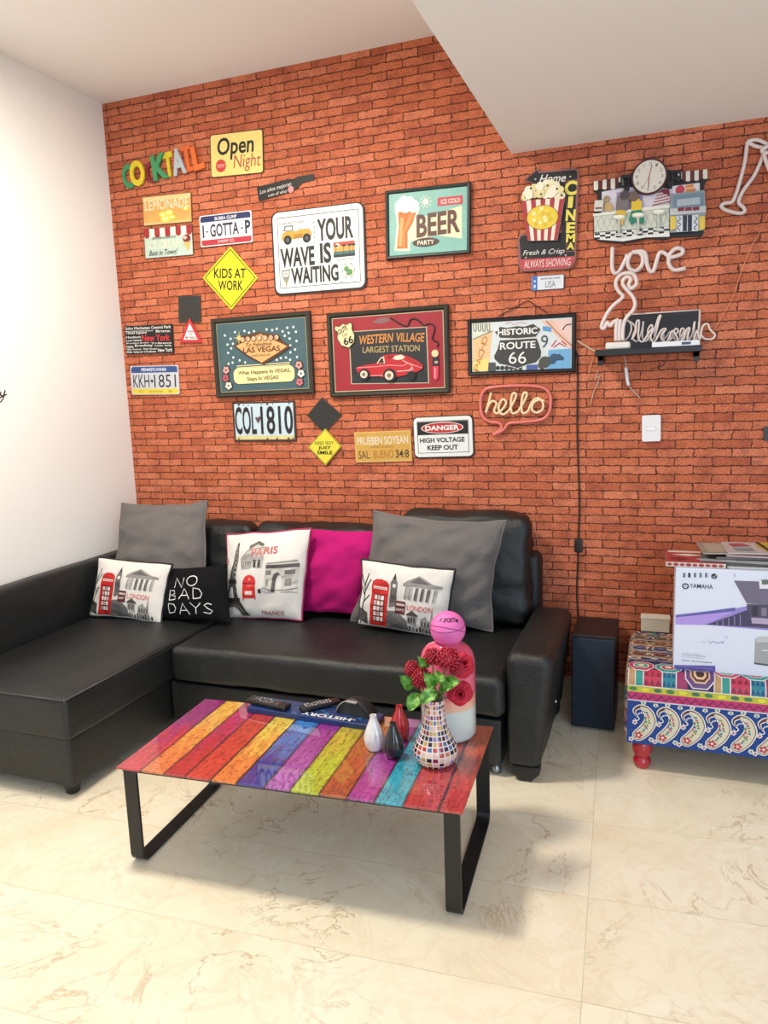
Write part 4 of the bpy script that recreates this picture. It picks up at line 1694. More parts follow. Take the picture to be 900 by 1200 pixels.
a = s.part('route_badge', 'cream shield badge reading ROUTE 66')
a.poly(s.Q(shield(172, 252, 128, 176, -0.25)), '#5a4a34', 3, 0.006)
a.poly(s.Q(shield(172, 252, 118, 164, -0.25)), '#dccb9c', 19, 0.001)
u, v = s.q(146, 216)
a.text('ROUTE', u - 5, v - 3, u + 5, v + 3, INK, 24, 0.02, rot=26)
u, v = s.q(167, 246)
a.text('US', u - 2, v - 1.4, u + 2, v + 1.4, INK, 24, rot=16)
u, v = s.q(190, 284)
a.text('66', u - 4.2, v - 4.6, u + 4.2, v + 4.6, INK, 24, 0.02, rot=14)
a.done()
a = s.part('fuel_hose', 'black hose in relief')
a.c = Canvas(s.root, s.W, s.H, s.fmap, None, s.to_pct)
hp = [s.fmap(p[0] / 100 * s.W, -p[1] / 100 * s.H, 0.004) for p in s.Q([(472, 128), (540, 170), (590, 185), (608, 145), (640, 135), (680, 160), (700, 180), (740, 168), (775, 190), (770, 235), (760, 275), (800, 300), (792, 328)])]
a._mat('#2a1a1c')
a.mb.tube(spline(hp, 5), 0.0034, 6)
a.done(smooth=True)
a = s.part('fuel_pump', 'small fuel pump with a cream globe in relief')
u, v = s.q(780, 372)
a.ell(u, v, 2.7, None, '#e2c898', 3, 0.007)
a.poly(s.Q([(762, 398), (802, 396), (804, 458), (764, 460)]), '#2a2628', 3, 0.006)
a.poly(s.Q([(778, 425), (800, 424), (800, 438), (778, 440)]), '#b8b0a0', 19)
a.poly(s.Q([(764, 460), (804, 458), (802, 540), (784, 556), (768, 544)]), '#c93a4c', 3, 0.006)
a.poly(s.Q([(776, 470), (786, 470), (786, 540), (776, 540)]), '#e08a90', 19)
a.done()
a = s.part('grey_patch', 'grey brushed patch at the top')
a.poly(s.Q([(345, 158), (400, 130), (440, 126), (470, 120), (462, 140), (480, 146), (430, 165), (400, 170)]), '#7c5a58', 1)
a.done()

# COL 1810
s = sign('license_plate', 'pale blue rusty-edged plate reading COL 1810', 'license plate', ((532, 568), (806, 563), (818, 738), (543, 742)), R2)
rplate(s, 'panel', 0.002, M('#3a2420', 0.6, 0.3, 40))
a = s.part('face')
a.rect(3, 4, 97, 95, M('#bed0da', 0.5, 0.10, 20), 1)
a.rect(3, 85, 97, 95, M('#cfc58a', 0.5, 0.2, 30), 2)
for i in range(14):
    a.ell(random.uniform(5, 95), random.choice([6, 93, 8]), random.uniform(0.8, 2), None, '#5a4038', 3, 0, 7)
a.done()
a = s.part('lettering', 'large black letters COL')
a.text('COL', 3.5, 11, 38, 82, '#1d1a1c', 4, 0.02)
a.done()
a = s.part('lettering', 'large black figures 1810')
a.text('1810', 45, 11, 96, 82, '#1d1a1c', 4, 0.02)
a.done()
a = s.part('heart', 'small dark heart')
a.poly([(40.5, 55), (36.5, 42), (37.5, 37), (40.5, 40), (43.5, 35), (45.5, 40), (44, 47)], '#5a4648', 4)
a.done()

# black and yellow diamonds
bd = [(377, 465.5), (400.5, 486), (380, 508), (359.5, 487)]
s = diamond('plaque', 'plain black diamond plaque above the small yellow diamond sign', 'plaque', bd, FULL, M('#242422', 0.45))
a = s.part('border')
a.loops([s.Q(inset(bd, 0.99)), list(reversed(s.Q(inset(bd, 0.92))))], '#3c302a', 1)
a.done()
yd = [(381, 502), (400, 523), (381.5, 545.5), (361, 524)]
s = diamond('warning_sign', 'small pale yellow diamond sign reading NEED SEXY JUST SMILE', 'sign', yd, FULL, '#dccf3a', 0.003, 0.008)
a = s.part('border')
a.loops([s.Q(inset(yd, 0.98)), list(reversed(s.Q(inset(yd, 0.92))))], '#8f8a3a', 1)
a.done()
for t, u0, v0, u1, v1, b_ in (('NEED SEXY', 22, 35, 78, 44, 0.0), ('JUST', 31, 48, 69, 58, 0.03), ('SMILE', 27, 60, 73, 70, 0.03)):
    a = s.part('lettering')
    a.text(t, u0, v0, u1, v1, INK, 2, b_)
    a.done()

# gold plate
s = sign('license_plate', 'worn gold plate with white and dark Spanish lettering, beside the DANGER sign', 'license plate', ((155, 468), (341, 461), (346, 563), (159, 569)), R4)
rplate(s, 'panel', 0.003, M('#c79a48', 0.4, 0.15, 30))
a = s.part('border')
a.rframe(1.5, 2, 98.5, 98, 0.003, 0.003, '#d9b878', 1)
a.done()
a = s.part('lettering', 'white words on the upper half')
a.text('PRUEBEN SOYEAN', 5, 17, 95, 43, '#dcd0b4', 2, 0.02)
a.text('WINE BUENO', 28, 48, 70, 54, '#8a6a34', 2)
a.done()
a = s.part('lettering', 'dark words on the lower half')
a.text('SAL.', 6, 62, 28, 88, '#4a3c26', 2)
a.text('34:8', 72, 62, 95, 88, '#3c3024', 2, 0.01)
a.done()
a = s.part('lettering', 'faded orange word')
a.text('BUENO', 33, 62, 68, 88, '#a86a2a', 2)
a.done()

# danger
s = sign('warning_sign', 'white rounded sign with black rim reading DANGER HIGH VOLTAGE KEEP OUT', 'sign', ((348, 418), (548, 411), (550, 549), (352, 556)), R4)
rplate(s, 'panel', 0.024, BLK)
a = s.part('face')
a.rrect(1.5, 2, 98, 97, 0.022, WSH, 1)
a.rframe(7, 11, 92, 88, 0.003, 0.0025, BLK, 2)
a.done()
a = s.part('danger_band', 'black band with a red oval')
a.rect(8, 13, 91, 44, BLK, 3)
a.ell(49, 28, 35, 13.5, '#e2dcd8', 4, 0, 28)
a.ell(49, 28, 33.5, 12, '#b5272c', 5, 0, 28)
a.text('DANGER', 21, 22, 77, 34, '#ece4e0', 6, 0.03)
a.done()
for t, u0, v0, u1, v1 in (('HIGH VOLTAGE', 11, 51, 85, 63), ('KEEP OUT', 23, 69, 74, 81)):
    a = s.part('lettering')
    a.text(t, u0, v0, u1, v1, INK, 3, 0.03)
    a.done()

# Route 66
s = framed('black framed wide picture of a road shield reading HISTORIC ROUTE 66', ((48, 155), (865, 105), (865, 552), (55, 582)), RR, 0.018, M('#0f0f10', 0.35), M('#cfd6d8', 0.4, 0.05), 0.022)
a = s.part('collage', 'pale collage of old number plates')
a.poly(s.Q([(80, 180), (240, 172), (235, 240), (85, 300)]), '#d3d6c4', 1)
a.poly(s.Q([(85, 300), (235, 240), (205, 540), (85, 545)]), '#e2b98a', 1)
a.poly(s.Q([(90, 480), (210, 440), (200, 545), (85, 545)]), '#e0cf7a', 2)
a.poly(s.Q([(600, 165), (690, 160), (830, 330), (830, 390), (790, 350)]), '#dfb6a2', 1)
a.poly(s.Q([(690, 160), (830, 150), (830, 330)]), '#e0c0b8', 1)
a.poly(s.Q([(660, 385), (828, 375), (828, 520), (640, 530)]), '#6fa6cf', 1)
a.poly(s.Q([(615, 205), (680, 215), (680, 250), (615, 240)]), '#5a90c4', 2)
a.poly(s.Q([(490, 500), (575, 495), (578, 530), (490, 535)]), '#4a5a9a', 2)
a.poly(s.Q([(190, 545), (200, 480), (260, 480), (260, 545)]), '#4a4a4e', 1)
for i in range(4):
    a.stroke(s.Q([(92 + i * 34, 185), (96 + i * 34, 240), (112 + i * 34, 236), (110 + i * 34, 182)]), 0.003, '#3a3a3c', 3, False, 4)
a.text('9', *s.q(602, 275), *s.q(655, 368), '#4a4a50', 3)
for i, ch in enumerate('PACHO'):
    u, v = s.q(120 + i * 14, 520 - i * 52)
    a.text(ch, u - 3.5, v - 5, u + 3.5, v + 5, '#b87a3a', 3, 0, 0.0, 70)
a.stroke(s.Q([(330, 190), (370, 178), (400, 195), (440, 178), (490, 185)]), 0.003, '#c98a90', 3, False, 4)
for (p, q_) in (((680, 360), (720, 310)), ((700, 365), (745, 330)), ((740, 335), (790, 360)), ((755, 320), (795, 345))):
    a.stroke(s.Q([p, q_]), 0.005, '#c23a44', 3)
a.stroke(s.Q([(765, 235), (790, 200), (830, 190)]), 0.005, '#4a4048', 3, False, 4)
a.stroke(s.Q([(88, 305), (235, 242)]), 0.005, '#8a8478', 3)
a.stroke(s.Q([(640, 165), (740, 270), (830, 350)]), 0.004, '#8f6a58', 3)
for zx, zy, r in ((630, 478, 5.5), (610, 500, 4), (655, 470, 4), (700, 445, 4), (735, 440, 3), (690, 470, 3), (760, 450, 2)):
    u, v = s.q(zx, zy)
    a.ell(u, v, r, None, '#4a4a44' if zx < 660 else '#34506a', 3, 0, 9)
for i in range(6):
    u, v = s.q(275 + i * 34, 522)
    a.ell(u, v, 2.2, None, '#3a3a3c', 2, 0, 8)
a.done()
a = s.part('road_shield', 'dark grey road shield with white outline')
for k, c_, L in ((1.0, '#d9d9d4', 4), (0.955, '#3c3b3a', 5)):
    up = [(245, 252), (268, 238), (285, 210), (340, 218), (425, 204), (480, 208), (550, 186), (575, 205), (608, 228), (590, 258), (568, 288), (420, 300), (290, 296), (270, 280)]
    lo = [(285, 308), (575, 292), (592, 330), (612, 400), (608, 440), (570, 482), (500, 500), (425, 528), (350, 506), (280, 492), (242, 455), (240, 430), (268, 375)]
    a.poly(s.Q(inset(up, k)), c_, L)
    a.poly(s.Q(inset(lo, k)), c_, L)
a.done()
for t, p0, p1, b_ in (('HISTORIC', (276, 254, 48), (574, 238, 0), 0.03), ('ROUTE', (292, 358, 54), (560, 343, 0), 0.02), ('66', (358, 446, 90), (490, 442, 0), 0.0)):
    a = s.part('lettering')
    zt(a, s, t, p0, p1, '#e4e2dc', 7, bold=b_)
    a.done()
hk = MB()
hp = [wallp(540 + x / RR[2], 350 + y / RR[2], -0.006) for x, y in ((285, 130), (505, 14), (650, 106))]
hk.tube(hp, 0.0022, 6)
b0 = s.root.matrix_basis.inverted()
hk.xform(Matrix.Translation(-s.root.location))
hk.xform(s.root.rotation_euler.to_matrix().to_4x4().inverted())
hk.build('hanging_cord', M('#3a1c16', 0.7), s.root)

# small LISA plate
s = sign('license_plate', 'tiny white plate with blue left strip reading BARCELONA LISA', 'license plate', ((166, 998), (458, 988), (460, 1108), (172, 1138)), RC, 0.003)
rplate(s, 'panel', 0.003, M('#3a4668', 0.4))
a = s.part('face')
a.rrect(2, 4, 98, 95, 0.002, '#d5d8de', 1)
a.rect(3, 5, 19, 94, '#3f66b8', 2)
a.ell(11, 36, 3, None, '#d8dce8', 3)
a.rect(8, 60, 14, 82, '#c8d0e4', 3)
a.done()
a = s.part('lettering')
a.text('BARCELONA', 30, 17, 88, 29, '#5a5e6a', 3, 0.01)
a.done()
a = s.part('lettering')
a.text('LISA', 43, 40, 74, 84, '#7a7e88', 3)
a.done()

# ---- Home Cinema board
s = sign('cinema_sign', 'black arrow-shaped HOME CINEMA board with a bucket of popcorn', 'sign', ((52, 62), (585, 48), (565, 948), (60, 960)), RC, 0.012)
out = [(104, 155), (228, 52), (240, 80), (560, 52), (582, 66), (588, 95), (560, 860), (540, 905), (500, 938), (110, 962), (72, 945), (56, 900), (48, 700), (54, 655), (85, 632), (130, 628), (130, 600), (330, 560), (430, 600), (415, 210), (240, 220)]
plate(s, 'panel', s.Q(out), M('#8a5a58', 0.45))
a = s.part('face')
a.poly(s.Q([(118, 155), (222, 70), (234, 98), (556, 68), (570, 80), (574, 100), (548, 830), (80, 862), (66, 690), (72, 660), (98, 644), (440, 620), (425, 195), (240, 210)]), '#17171a', 1)
a.poly(s.Q([(70, 856), (548, 826), (545, 862), (530, 895), (495, 922), (112, 946), (82, 932), (72, 905)]), '#b8434a', 2)
a.loops([s.Q([(470, 165), (572, 150), (550, 785), (478, 790)]), list(reversed(s.Q([(476, 172), (566, 157), (545, 779), (484, 784)])))], '#8a5a58', 2)
for zx, zy in ((206, 150), (512, 128), (122, 840), (472, 818)):
    u, v = s.q(zx, zy)
    a.ell(u, v, 1.6, None, '#a8a8a8', 4)
a.done()
a = s.part('lettering', 'white script Home')
zt(a, s, 'Home', (240, 150, 72), (475, 135, 0), '#ded8d2', 4, shear=0.3, bold=0.012)
a.done()
a = s.part('lettering', 'large yellow letters CINEMA running down')
for ch, (x0, y0, x1, y1) in zip('CINEMA', ((468, 165, 566, 290), (497, 302, 532, 402), (478, 418, 554, 516), (482, 530, 552, 622), (480, 630, 552, 704), (486, 706, 546, 768))):
    u0, v0 = s.q(x0, y0)
    u1, v1 = s.q(x1, y1)
    a.text(ch, u0, v0, u1, v1, '#e0cf58', 4, 0.04)
a.done()
a = s.part('lettering', 'white script Fresh & Crisp')
zt(a, s, 'Fresh & Crisp', (96, 806, 58), (462, 785, 0), '#ded8d2', 4, shear=0.3)
a.done()
a = s.part('lettering', 'cream words ALWAYS SHOWING on the red band')
zt(a, s, 'ALWAYS SHOWING', (108, 900, 66), (515, 874, 0), '#e6d0cc', 4, bold=0.0)
a.done()
a = s.part('popcorn_bucket', 'red and white striped bucket')
a.poly(s.Q([(86, 345), (466, 318), (400, 690), (142, 696)]), '#e6dac8', 12, 0.010)
for i in range(4):
    f0, f1 = (2 * i) / 9 + (0.0 if i else 0.0), (2 * i + 1) / 9
    tq = lambda f, y: (86 + (466 - 86) * f if y == 0 else 142 + (400 - 142) * f, 345 - 27 * f if y == 0 else 696 - 6 * f)
    a.poly(s.Q([tq(f0, 0), tq(f1, 0), tq(f1, 1), tq(f0, 1)]), '#a8343a', 38)
f0, f1 = 8 / 9, 1.0
a.poly(s.Q([tq(f0, 0), tq(f1, 0), tq(f1, 1), tq(f0, 1)]), '#a8343a', 38)
u, v = s.q(272, 492)
a.ell(u, v, 27, 12, '#6a4a28', 39, 0, 28)
a.ell(u, v, 26, 11.5, '#e2c43c', 40, 0, 28)
for i in range(16):
    an = i * 2.4
    r_ = 0.85 * math.sqrt((i + 0.5) / 16)
    a.ell(u + 23 * r_ * math.cos(an), v + 10 * r_ * math.sin(an), 3.4, None, ['#efe0a0', '#e8cf50', '#d8b43a'][i % 3], 41 + i % 3, 0, 9)
a.done()
a = s.part('popcorn', 'heap of cream popcorn above the bucket')
random.seed(11)
for (zx, zy, r) in ((118, 318, 6), (155, 300, 7), (200, 285, 7), (250, 280, 8), (300, 285, 8), (350, 280, 8), (400, 285, 8), (440, 300, 6), (150, 255, 7), (200, 235, 7), (250, 220, 7), (300, 200, 7), (345, 195, 7), (390, 215, 7), (430, 250, 6), (330, 240, 8), (280, 245, 8), (220, 262, 8), (370, 255, 8), (125, 290, 6)):
    u, v = s.q(zx, zy)
    a.ell(u, v, r, None, random.choice(['#e6dcb8', '#ded09c', '#ece4cc']), 12 + (zx % 3), 0.010 + 0.002 * (zx % 4), 9)
for (zx, zy) in ((125, 318), (172, 240), (262, 292), (318, 215), (330, 262), (180, 290), (400, 245), (440, 300), (250, 205), (220, 262)):
    u, v = s.q(zx, zy)
    a.ell(u, v, 2.2, None, '#5a5a34', 48, 0, 7)
a.done()

# ---- diner clock
s = sign('wall_clock', 'round clock on a black relief of a fifties diner counter', 'clock', ((25, 60), (835, 40), (835, 600), (35, 640)), RD, 0.014)
plate(s, 'backboard', s.Q([(30, 205), (60, 195), (235, 165), (300, 140), (340, 90), (400, 55), (450, 48), (500, 65), (545, 110), (640, 130), (825, 118), (832, 190), (812, 215), (815, 270), (808, 550), (800, 580), (590, 588), (540, 605), (480, 600), (400, 598), (330, 618), (240, 632), (60, 615), (32, 590), (35, 440), (48, 350), (62, 330), (60, 280), (32, 262)]), BLK)
a = s.part('wall_panel', 'pale lilac back wall of the diner')
a.poly(s.Q([(92, 270), (210, 245), (380, 230), (575, 250), (780, 210), (780, 300), (570, 390), (90, 420)]), '#cfc8d4', 1, 0.002)
a.poly(s.Q([(195, 275), (380, 255), (380, 400), (200, 410)]), '#9a8fb0', 7)
a.done()
a = s.part('counter', 'white quilted counter')
a.poly(s.Q([(30, 428), (570, 360), (572, 385), (32, 445)]), '#d9d8cc', 1, 0.012)
a.poly(s.Q([(38, 440), (565, 382), (565, 510), (40, 555)]), '#c8cabc', 1, 0.008)
for i in range(12):
    a.stroke(s.Q([(45 + i * 44, 446 - i * 4), (85 + i * 44, 540 - i * 3.5)]), 0.0018, '#a6a898', 23)
    a.stroke(s.Q([(85 + i * 43, 440 - i * 4), (42 + i * 44, 545 - i * 3.5)]), 0.0018, '#a6a898', 23)
a.done()
a = s.part('checkered_floor', 'black and white chequered floor')
a.poly(s.Q([(38, 560), (565, 510), (568, 585), (400, 590), (240, 618), (60, 605), (38, 590)]), '#dcdcd6', 1, 0.004)
for i in range(14):
    for j in range(3):
        if (i + j) % 2 == 0:
            x = 42 + i * 37.5
            y = 562 + j * 15 - i * 3.5
            a.poly(s.Q([(x, y), (x + 36, y - 3), (x + 36, y + 11), (x, y + 14)]), '#1a1a1c', 12)
a.done()
for side, stripes in ((0, [(36, 200, 62), (70, 196, 62), (98, 190, 66), (126, 186, 70), (155, 182, 72), (186, 176, 70), (210, 172, 60)]), (1, [(625, 138, 48), (655, 134, 66), (682, 130, 70), (712, 128, 70), (742, 125, 70), (772, 122, 66), (802, 118, 64)])):
    a = s.part('awning', 'striped awning')
    for i, (x, y, hh) in enumerate(stripes):
        c_ = '#d9d4c4' if i % 2 == 0 else '#5a1c24'
        a.poly(s.Q([(x, y), (x + 30, y - 4), (x + 31, y + hh - 6), (x + 16, y + hh), (x, y + hh - 4)]), c_, 1, 0.010)
    a.done()
for (x, y) in ((268, 165), (575, 132)):
    a = s.part('music_note')
    for dx, dy in ((0, 90), (-50, 62) if x < 400 else (55, 52)):
        u, v = s.q(x + dx, y + dy)
        a.ell(u, v, 2.6, None, BLK, 30, 0.004, 10)
        a.poly(s.Q([(x + dx + 8, y), (x + dx + 20, y - 2), (x + dx + 20, y + dy), (x + dx + 8, y + dy)]), BLK, 30, 0.004)
    a.poly(s.Q([(x - 30 if x < 400 else x, y - 8), (x + 30 if x < 400 else x + 75, y - 12), (x + 30 if x < 400 else x + 75, y + 12), (x - 30 if x < 400 else x, y + 16)]), BLK, 30, 0.004)
    a.done()
cu, cvv = s.q(426, 170)
ru, _ = s.q(540, 170)
ru -= cu
a = s.part('clock_case', 'dark red clock rim')
a.ell(cu, cvv, ru * 1.11, None, '#4a1a22', 1, 0.020, 32)
a.done()
a = s.part('dial', 'cream dial with numerals')
a.ell(cu, cvv, ru, None, '#e2d9cc', 52, 0.001, 32)
for i in range(12):
    an = 2 * PI * (i + 1) / 12
    uu, vv2 = cu + ru * 0.78 * math.sin(an), cvv - ru * 0.78 * math.cos(an) * s.W / s.H
    a.text(str(i + 1), uu - 1.1, vv2 - 2, uu + 1.1, vv2 + 2, '#8a8078', 56)
for i in range(60):
    an = 2 * PI * i / 60
    a.stroke([(cu + ru * 0.93 * math.sin(an), cvv - ru * 0.93 * math.cos(an) * s.W / s.H), (cu + ru * 0.97 * math.sin(an), cvv - ru * 0.97 * math.cos(an) * s.W / s.H)], 0.0008, '#8a8078', 56)
dial = a.done()
for nm, zx, zy, w2, c_ in (('hour_hand', 420, 245, 0.003, '#9a3438'), ('minute_hand', 445, 88, 0.0025, '#9a3438'), ('second_hand', 380, 255, 0.0012, '#b8484c')):
    a = s.part(nm)
    a.stroke([(cu, cvv), s.q(zx, zy)], w2, c_, 60 + (nm == 'minute_hand') + 2 * (nm == 'second_hand'))
    a.done(dial)
for (x, y) in ((213, 455), (347, 440), (490, 418)):
    a = s.part('bar_stool', 'tiny chrome bar stool')
    u, v = s.q(x, y)
    a.ell(u, v, 5.6, 3.0, '#c9c6b4', 34, 0.006, 18)
    a.ell(u, v - 1, 5.0, 2.0, '#e6e2d2', 50, 0.001, 18)
    a.poly(s.Q([(x - 9, y + 8), (x + 9, y + 8), (x + 8, y + 118), (x - 8, y + 120)]), '#b8b8b0', 32, 0.005)
    u, v = s.q(x, y + 120)
    a.ell(u, v, 4.2, 1.8, '#c4c4ba', 34, 0.004, 14)
    a.done()
a = s.part('seated_figure', 'little figure with a grey top seated at the counter')
a.poly(s.Q([(190, 400), (200, 310), (240, 295), (285, 305), (275, 400), (240, 415)]), '#6f6468', 26, 0.006)
u, v = s.q(252, 300)
a.ell(u, v, 4.2, None, '#4a4040', 28, 0.006, 14)
a.poly(s.Q([(185, 430), (205, 402), (258, 405), (262, 430), (240, 500), (228, 512), (222, 440)]), '#c9a83c', 26, 0.007)
a.done()
a = s.part('seated_figure', 'little figure with yellow top and green skirt seated at the counter')
a.poly(s.Q([(298, 400), (302, 325), (340, 312), (375, 345), (372, 405), (330, 412)]), '#d3b02c', 26, 0.006)
u, v = s.q(318, 308)
a.ell(u, v, 4.4, None, '#6a5648', 28, 0.006, 14)
a.poly(s.Q([(300, 410), (370, 400), (392, 480), (380, 505), (350, 470), (300, 505), (282, 470)]), '#1f7a60', 26, 0.007)
a.done()
a = s.part('waiter_figure', 'little figure behind the counter')
a.poly(s.Q([(104, 405), (108, 350), (160, 345), (172, 380), (168, 408)]), '#b89a68', 8, 0.004)
u, v = s.q(126, 322)
a.ell(u, v, 3.0, None, '#9a8462', 8, 0.005, 12)
a.done()
a = s.part('straw_dispenser', 'small jar on the counter')
a.rrect(*s.q(44, 335), *s.q(98, 410), 0.006, '#c9c8bc', 32, 0.004)
a.rect(*s.q(48, 385), *s.q(94, 394), '#6a2a2c', 44)
a.done()
a = s.part('sundae_poster', 'red and white striped sundae poster')
a.poly(s.Q([(440, 370), (500, 258), (565, 250), (572, 330), (555, 350)]), '#d5c6c8', 8, 0.002)
for i in range(5):
    a.stroke(s.Q([(447 + i * 10, 366 - i * 22), (568 - i * 2, 338 - i * 20)]), 0.004, '#8a2438', 14)
a.poly(s.Q([(495, 268), (520, 252), (565, 250), (570, 300)]), '#7a1c34', 15)
a.done()
a = s.part('snack_sign', 'white sign with red disc and orange blocks')
a.poly(s.Q([(585, 232), (778, 208), (780, 275), (588, 300)]), '#d9d2d8', 8, 0.004)
u, v = s.q(642, 258)
a.ell(u, v, 3.9, None, '#c23a4c', 20)
a.poly(s.Q([(680, 225), (735, 218), (735, 240), (680, 246)]), '#d8822c', 20)
a.poly(s.Q([(682, 252), (750, 246), (750, 268), (682, 275)]), '#d8822c', 20)
a.done()
a = s.part('jukebox', 'grey and yellow jukebox')
a.poly(s.Q([(568, 410), (580, 290), (812, 262), (822, 410), (805, 545), (570, 560)]), '#8a949a', 20, 0.008)
a.poly(s.Q([(592, 300), (805, 278), (808, 370), (592, 388)]), '#6f8494', 42)
a.poly(s.Q([(620, 330), (780, 312), (782, 360), (620, 378)]), '#a8b4bc', 43)
a.poly(s.Q([(570, 395), (822, 375), (822, 420), (570, 440)]), '#b8bcbc', 42, 0.003)
for i in range(3):
    x = 625 + i * 52
    a.poly(s.Q([(x, 390 - i * 3), (x + 46, 386 - i * 3), (x + 46, 410 - i * 3), (x, 414 - i * 3)]), '#7a2430', 52)
for x in (572, 775):
    a.poly(s.Q([(x, 450), (x + 40, 446), (x + 40, 535), (x, 545)]), '#d6b84a', 42, 0.004)
a.poly(s.Q([(615, 445), (770, 435), (768, 550), (615, 555)]), '#c9ced2', 43)
for x in (660, 695):
    a.poly(s.Q([(x, 440), (x + 30, 438), (x + 28, 550), (x, 552)]), '#23283a', 45)
for x in (632, 748):
    a.stroke(s.Q([(x, 450), (x + 12, 465), (x - 8, 485), (x + 12, 505), (x - 8, 525), (x + 8, 545)]), 0.003, '#23283a', 45, False, 4)
a.done()

# ================================================================== neon tubes
NEON = M('#dccdc8', 0.28, 0.05, 30)


def px3(pts, crop, y):
    ox, oy, k = crop
    return [wallp(ox + x / k, oy + y_ / k, y) for x, y_ in pts]


def tube_thing(name, label, cat, base, parts, group=None):
    """parts: (part name, list of polylines in space, radius, material, label)"""
    r = empty(name, base, label, cat, group)
    for nm, lines, rad, mat, lab in parts:
        mb = MB()
        for ln in lines:
            mb.tube(ln, rad, 8)
        o_ = mb.build(nm, mat, r, True, base)
        if lab:
            o_['label'] = lab
    return r


Yn = -0.016
hello = {
    'b': [(612, 478), (640, 455), (632, 438), (602, 434), (578, 415), (571, 378), (577, 340), (602, 322), (680, 315), (762, 318), (795, 335), (803, 368), (795, 408), (768, 428), (700, 436), (664, 440), (645, 462), (612, 478)],
    'h': [(606, 338), (598, 372), (589, 404), (596, 384), (610, 366), (624, 374), (616, 398), (626, 408)],
    'e': [(626, 408), (646, 390), (656, 370), (646, 360), (634, 374), (632, 398), (646, 410), (664, 398)],
    'l': [(664, 398), (684, 362), (688, 342), (676, 344), (671, 380), (676, 406), (694, 402)],
    'm': [(694, 402), (718, 362), (724, 340), (712, 342), (706, 378), (711, 406), (728, 400)],
    'o': [(728, 400), (742, 368), (760, 356), (776, 370), (776, 392), (758, 404), (742, 396), (744, 374), (764, 362), (782, 366)]}
tube_thing('neon_sign', 'unlit neon hello in a pink speech bubble under the road shield picture', 'neon sign', wallp(602, 510, -0.003),
           [('speech_bubble', [spline(px3(hello['b'], R4, Yn), 5)], 0.0075, M('#d8746c', 0.3, 0.05), 'pink bubble outline'),
            ('lettering', [spline(px3(hello[k], R4, Yn), 5) for k in 'helmo'], 0.0058, M('#e6cfa6', 0.3, 0.05), 'cream tube letters')])
love = [[(217, 74), (215, 120), (216, 168), (228, 190), (246, 180), (264, 148), (283, 108)],
        [(300, 98), (284, 132), (290, 166), (318, 178), (344, 156), (350, 120), (334, 98), (302, 97), (345, 92), (362, 106), (368, 148), (382, 180), (398, 174), (412, 130), (424, 98), (446, 100), (470, 122)],
        [(462, 122), (500, 112), (524, 100), (522, 82), (494, 80), (468, 106), (464, 146), (488, 174), (538, 166)]]
tube_thing('neon_sign', 'unlit white neon word love below the diner clock', 'neon sign', wallp(757, 318, -0.003), [('lettering', [spline(px3(l, R6, Yn), 5) for l in love], 0.0088, NEON, None),
           ('wall_clip', [px3([(282, 118), (282, 104)], R6, -0.006)], 0.012, M('#c9c4c0', 0.3), None)])
glass = [[(830, 46), (826, 78), (820, 120), (804, 182), (788, 232), (776, 252), (752, 256), (740, 266), (758, 280), (800, 290), (820, 284), (816, 270), (800, 252), (815, 214), (850, 166), (872, 122), (892, 66)],
         [(830, 46), (860, 40), (894, 54), (888, 67), (852, 60), (830, 46)]]
glass2 = [[(1900 - 70 - x if False else 1775 - x, y + 18) for x, y in g] for g in glass]
tube_thing('neon_sign', 'unlit white neon pair of champagne glasses at the right picture edge', 'neon sign', wallp(893, 210, -0.003),
           [('glass_outline', [spline(px3(l, R5, Yn), 4) for l in glass], 0.0075, NEON, None), ('glass_outline', [spline(px3(l, R5, Yn - 0.012), 4) for l in glass2], 0.0075, NEON, None)])

# ================================================================== shelf and what stands on it
yS = -0.12                                 # front edge of the shelf
sA, sB = wallp(697, 415, yS), wallp(823, 406, yS)
zs = (sA.z + sB.z) / 2 + 0.012
sx0, sx1 = sA.x, sB.x
sh = empty('wall_shelf', ((sx0 + sx1) / 2, 0, zs - 0.07), 'narrow black wall shelf holding neon signs', 'shelf')
MB().rbox((sx0, yS, zs - 0.026), (sx1, -0.002, zs), 0.003, 2, 2).build('board', M('#1d1c1e', 0.4), sh, False, sh.location)
for bx in (sx0 + 0.012, sx1 - 0.030):
    mb = MB()
    mb.box((bx, yS + 0.01, zs - 0.066), (bx + 0.02, yS + 0.03, zs - 0.026))
    mb.box((bx, yS + 0.01, zs - 0.045), (bx + 0.02, -0.002, zs - 0.026))
    mb.build('bracket', M('#17161a', 0.4), sh, False, sh.location)
# price strip
pA, pB = wallp(764, 405.5, yS + 0.008), wallp(820, 401, yS + 0.008)
t_ = empty('paper_strip', (0.5 * (pA.x + pB.x), yS + 0.01, zs), 'long white printed strip standing at the front of the black shelf', 'strip')
MB().box((pA.x, yS + 0.004, zs), (pB.x, yS + 0.007, zs + 0.020)).build('strip', M('#dfe0e4', 0.4), t_, False, t_.location)
MB().box((pA.x + 0.115, yS + 0.0035, zs + 0.004), (pA.x + 0.150, yS + 0.0039, zs + 0.015)).build('print', M('#3a4a6a', 0.4), t_, False, t_.location)
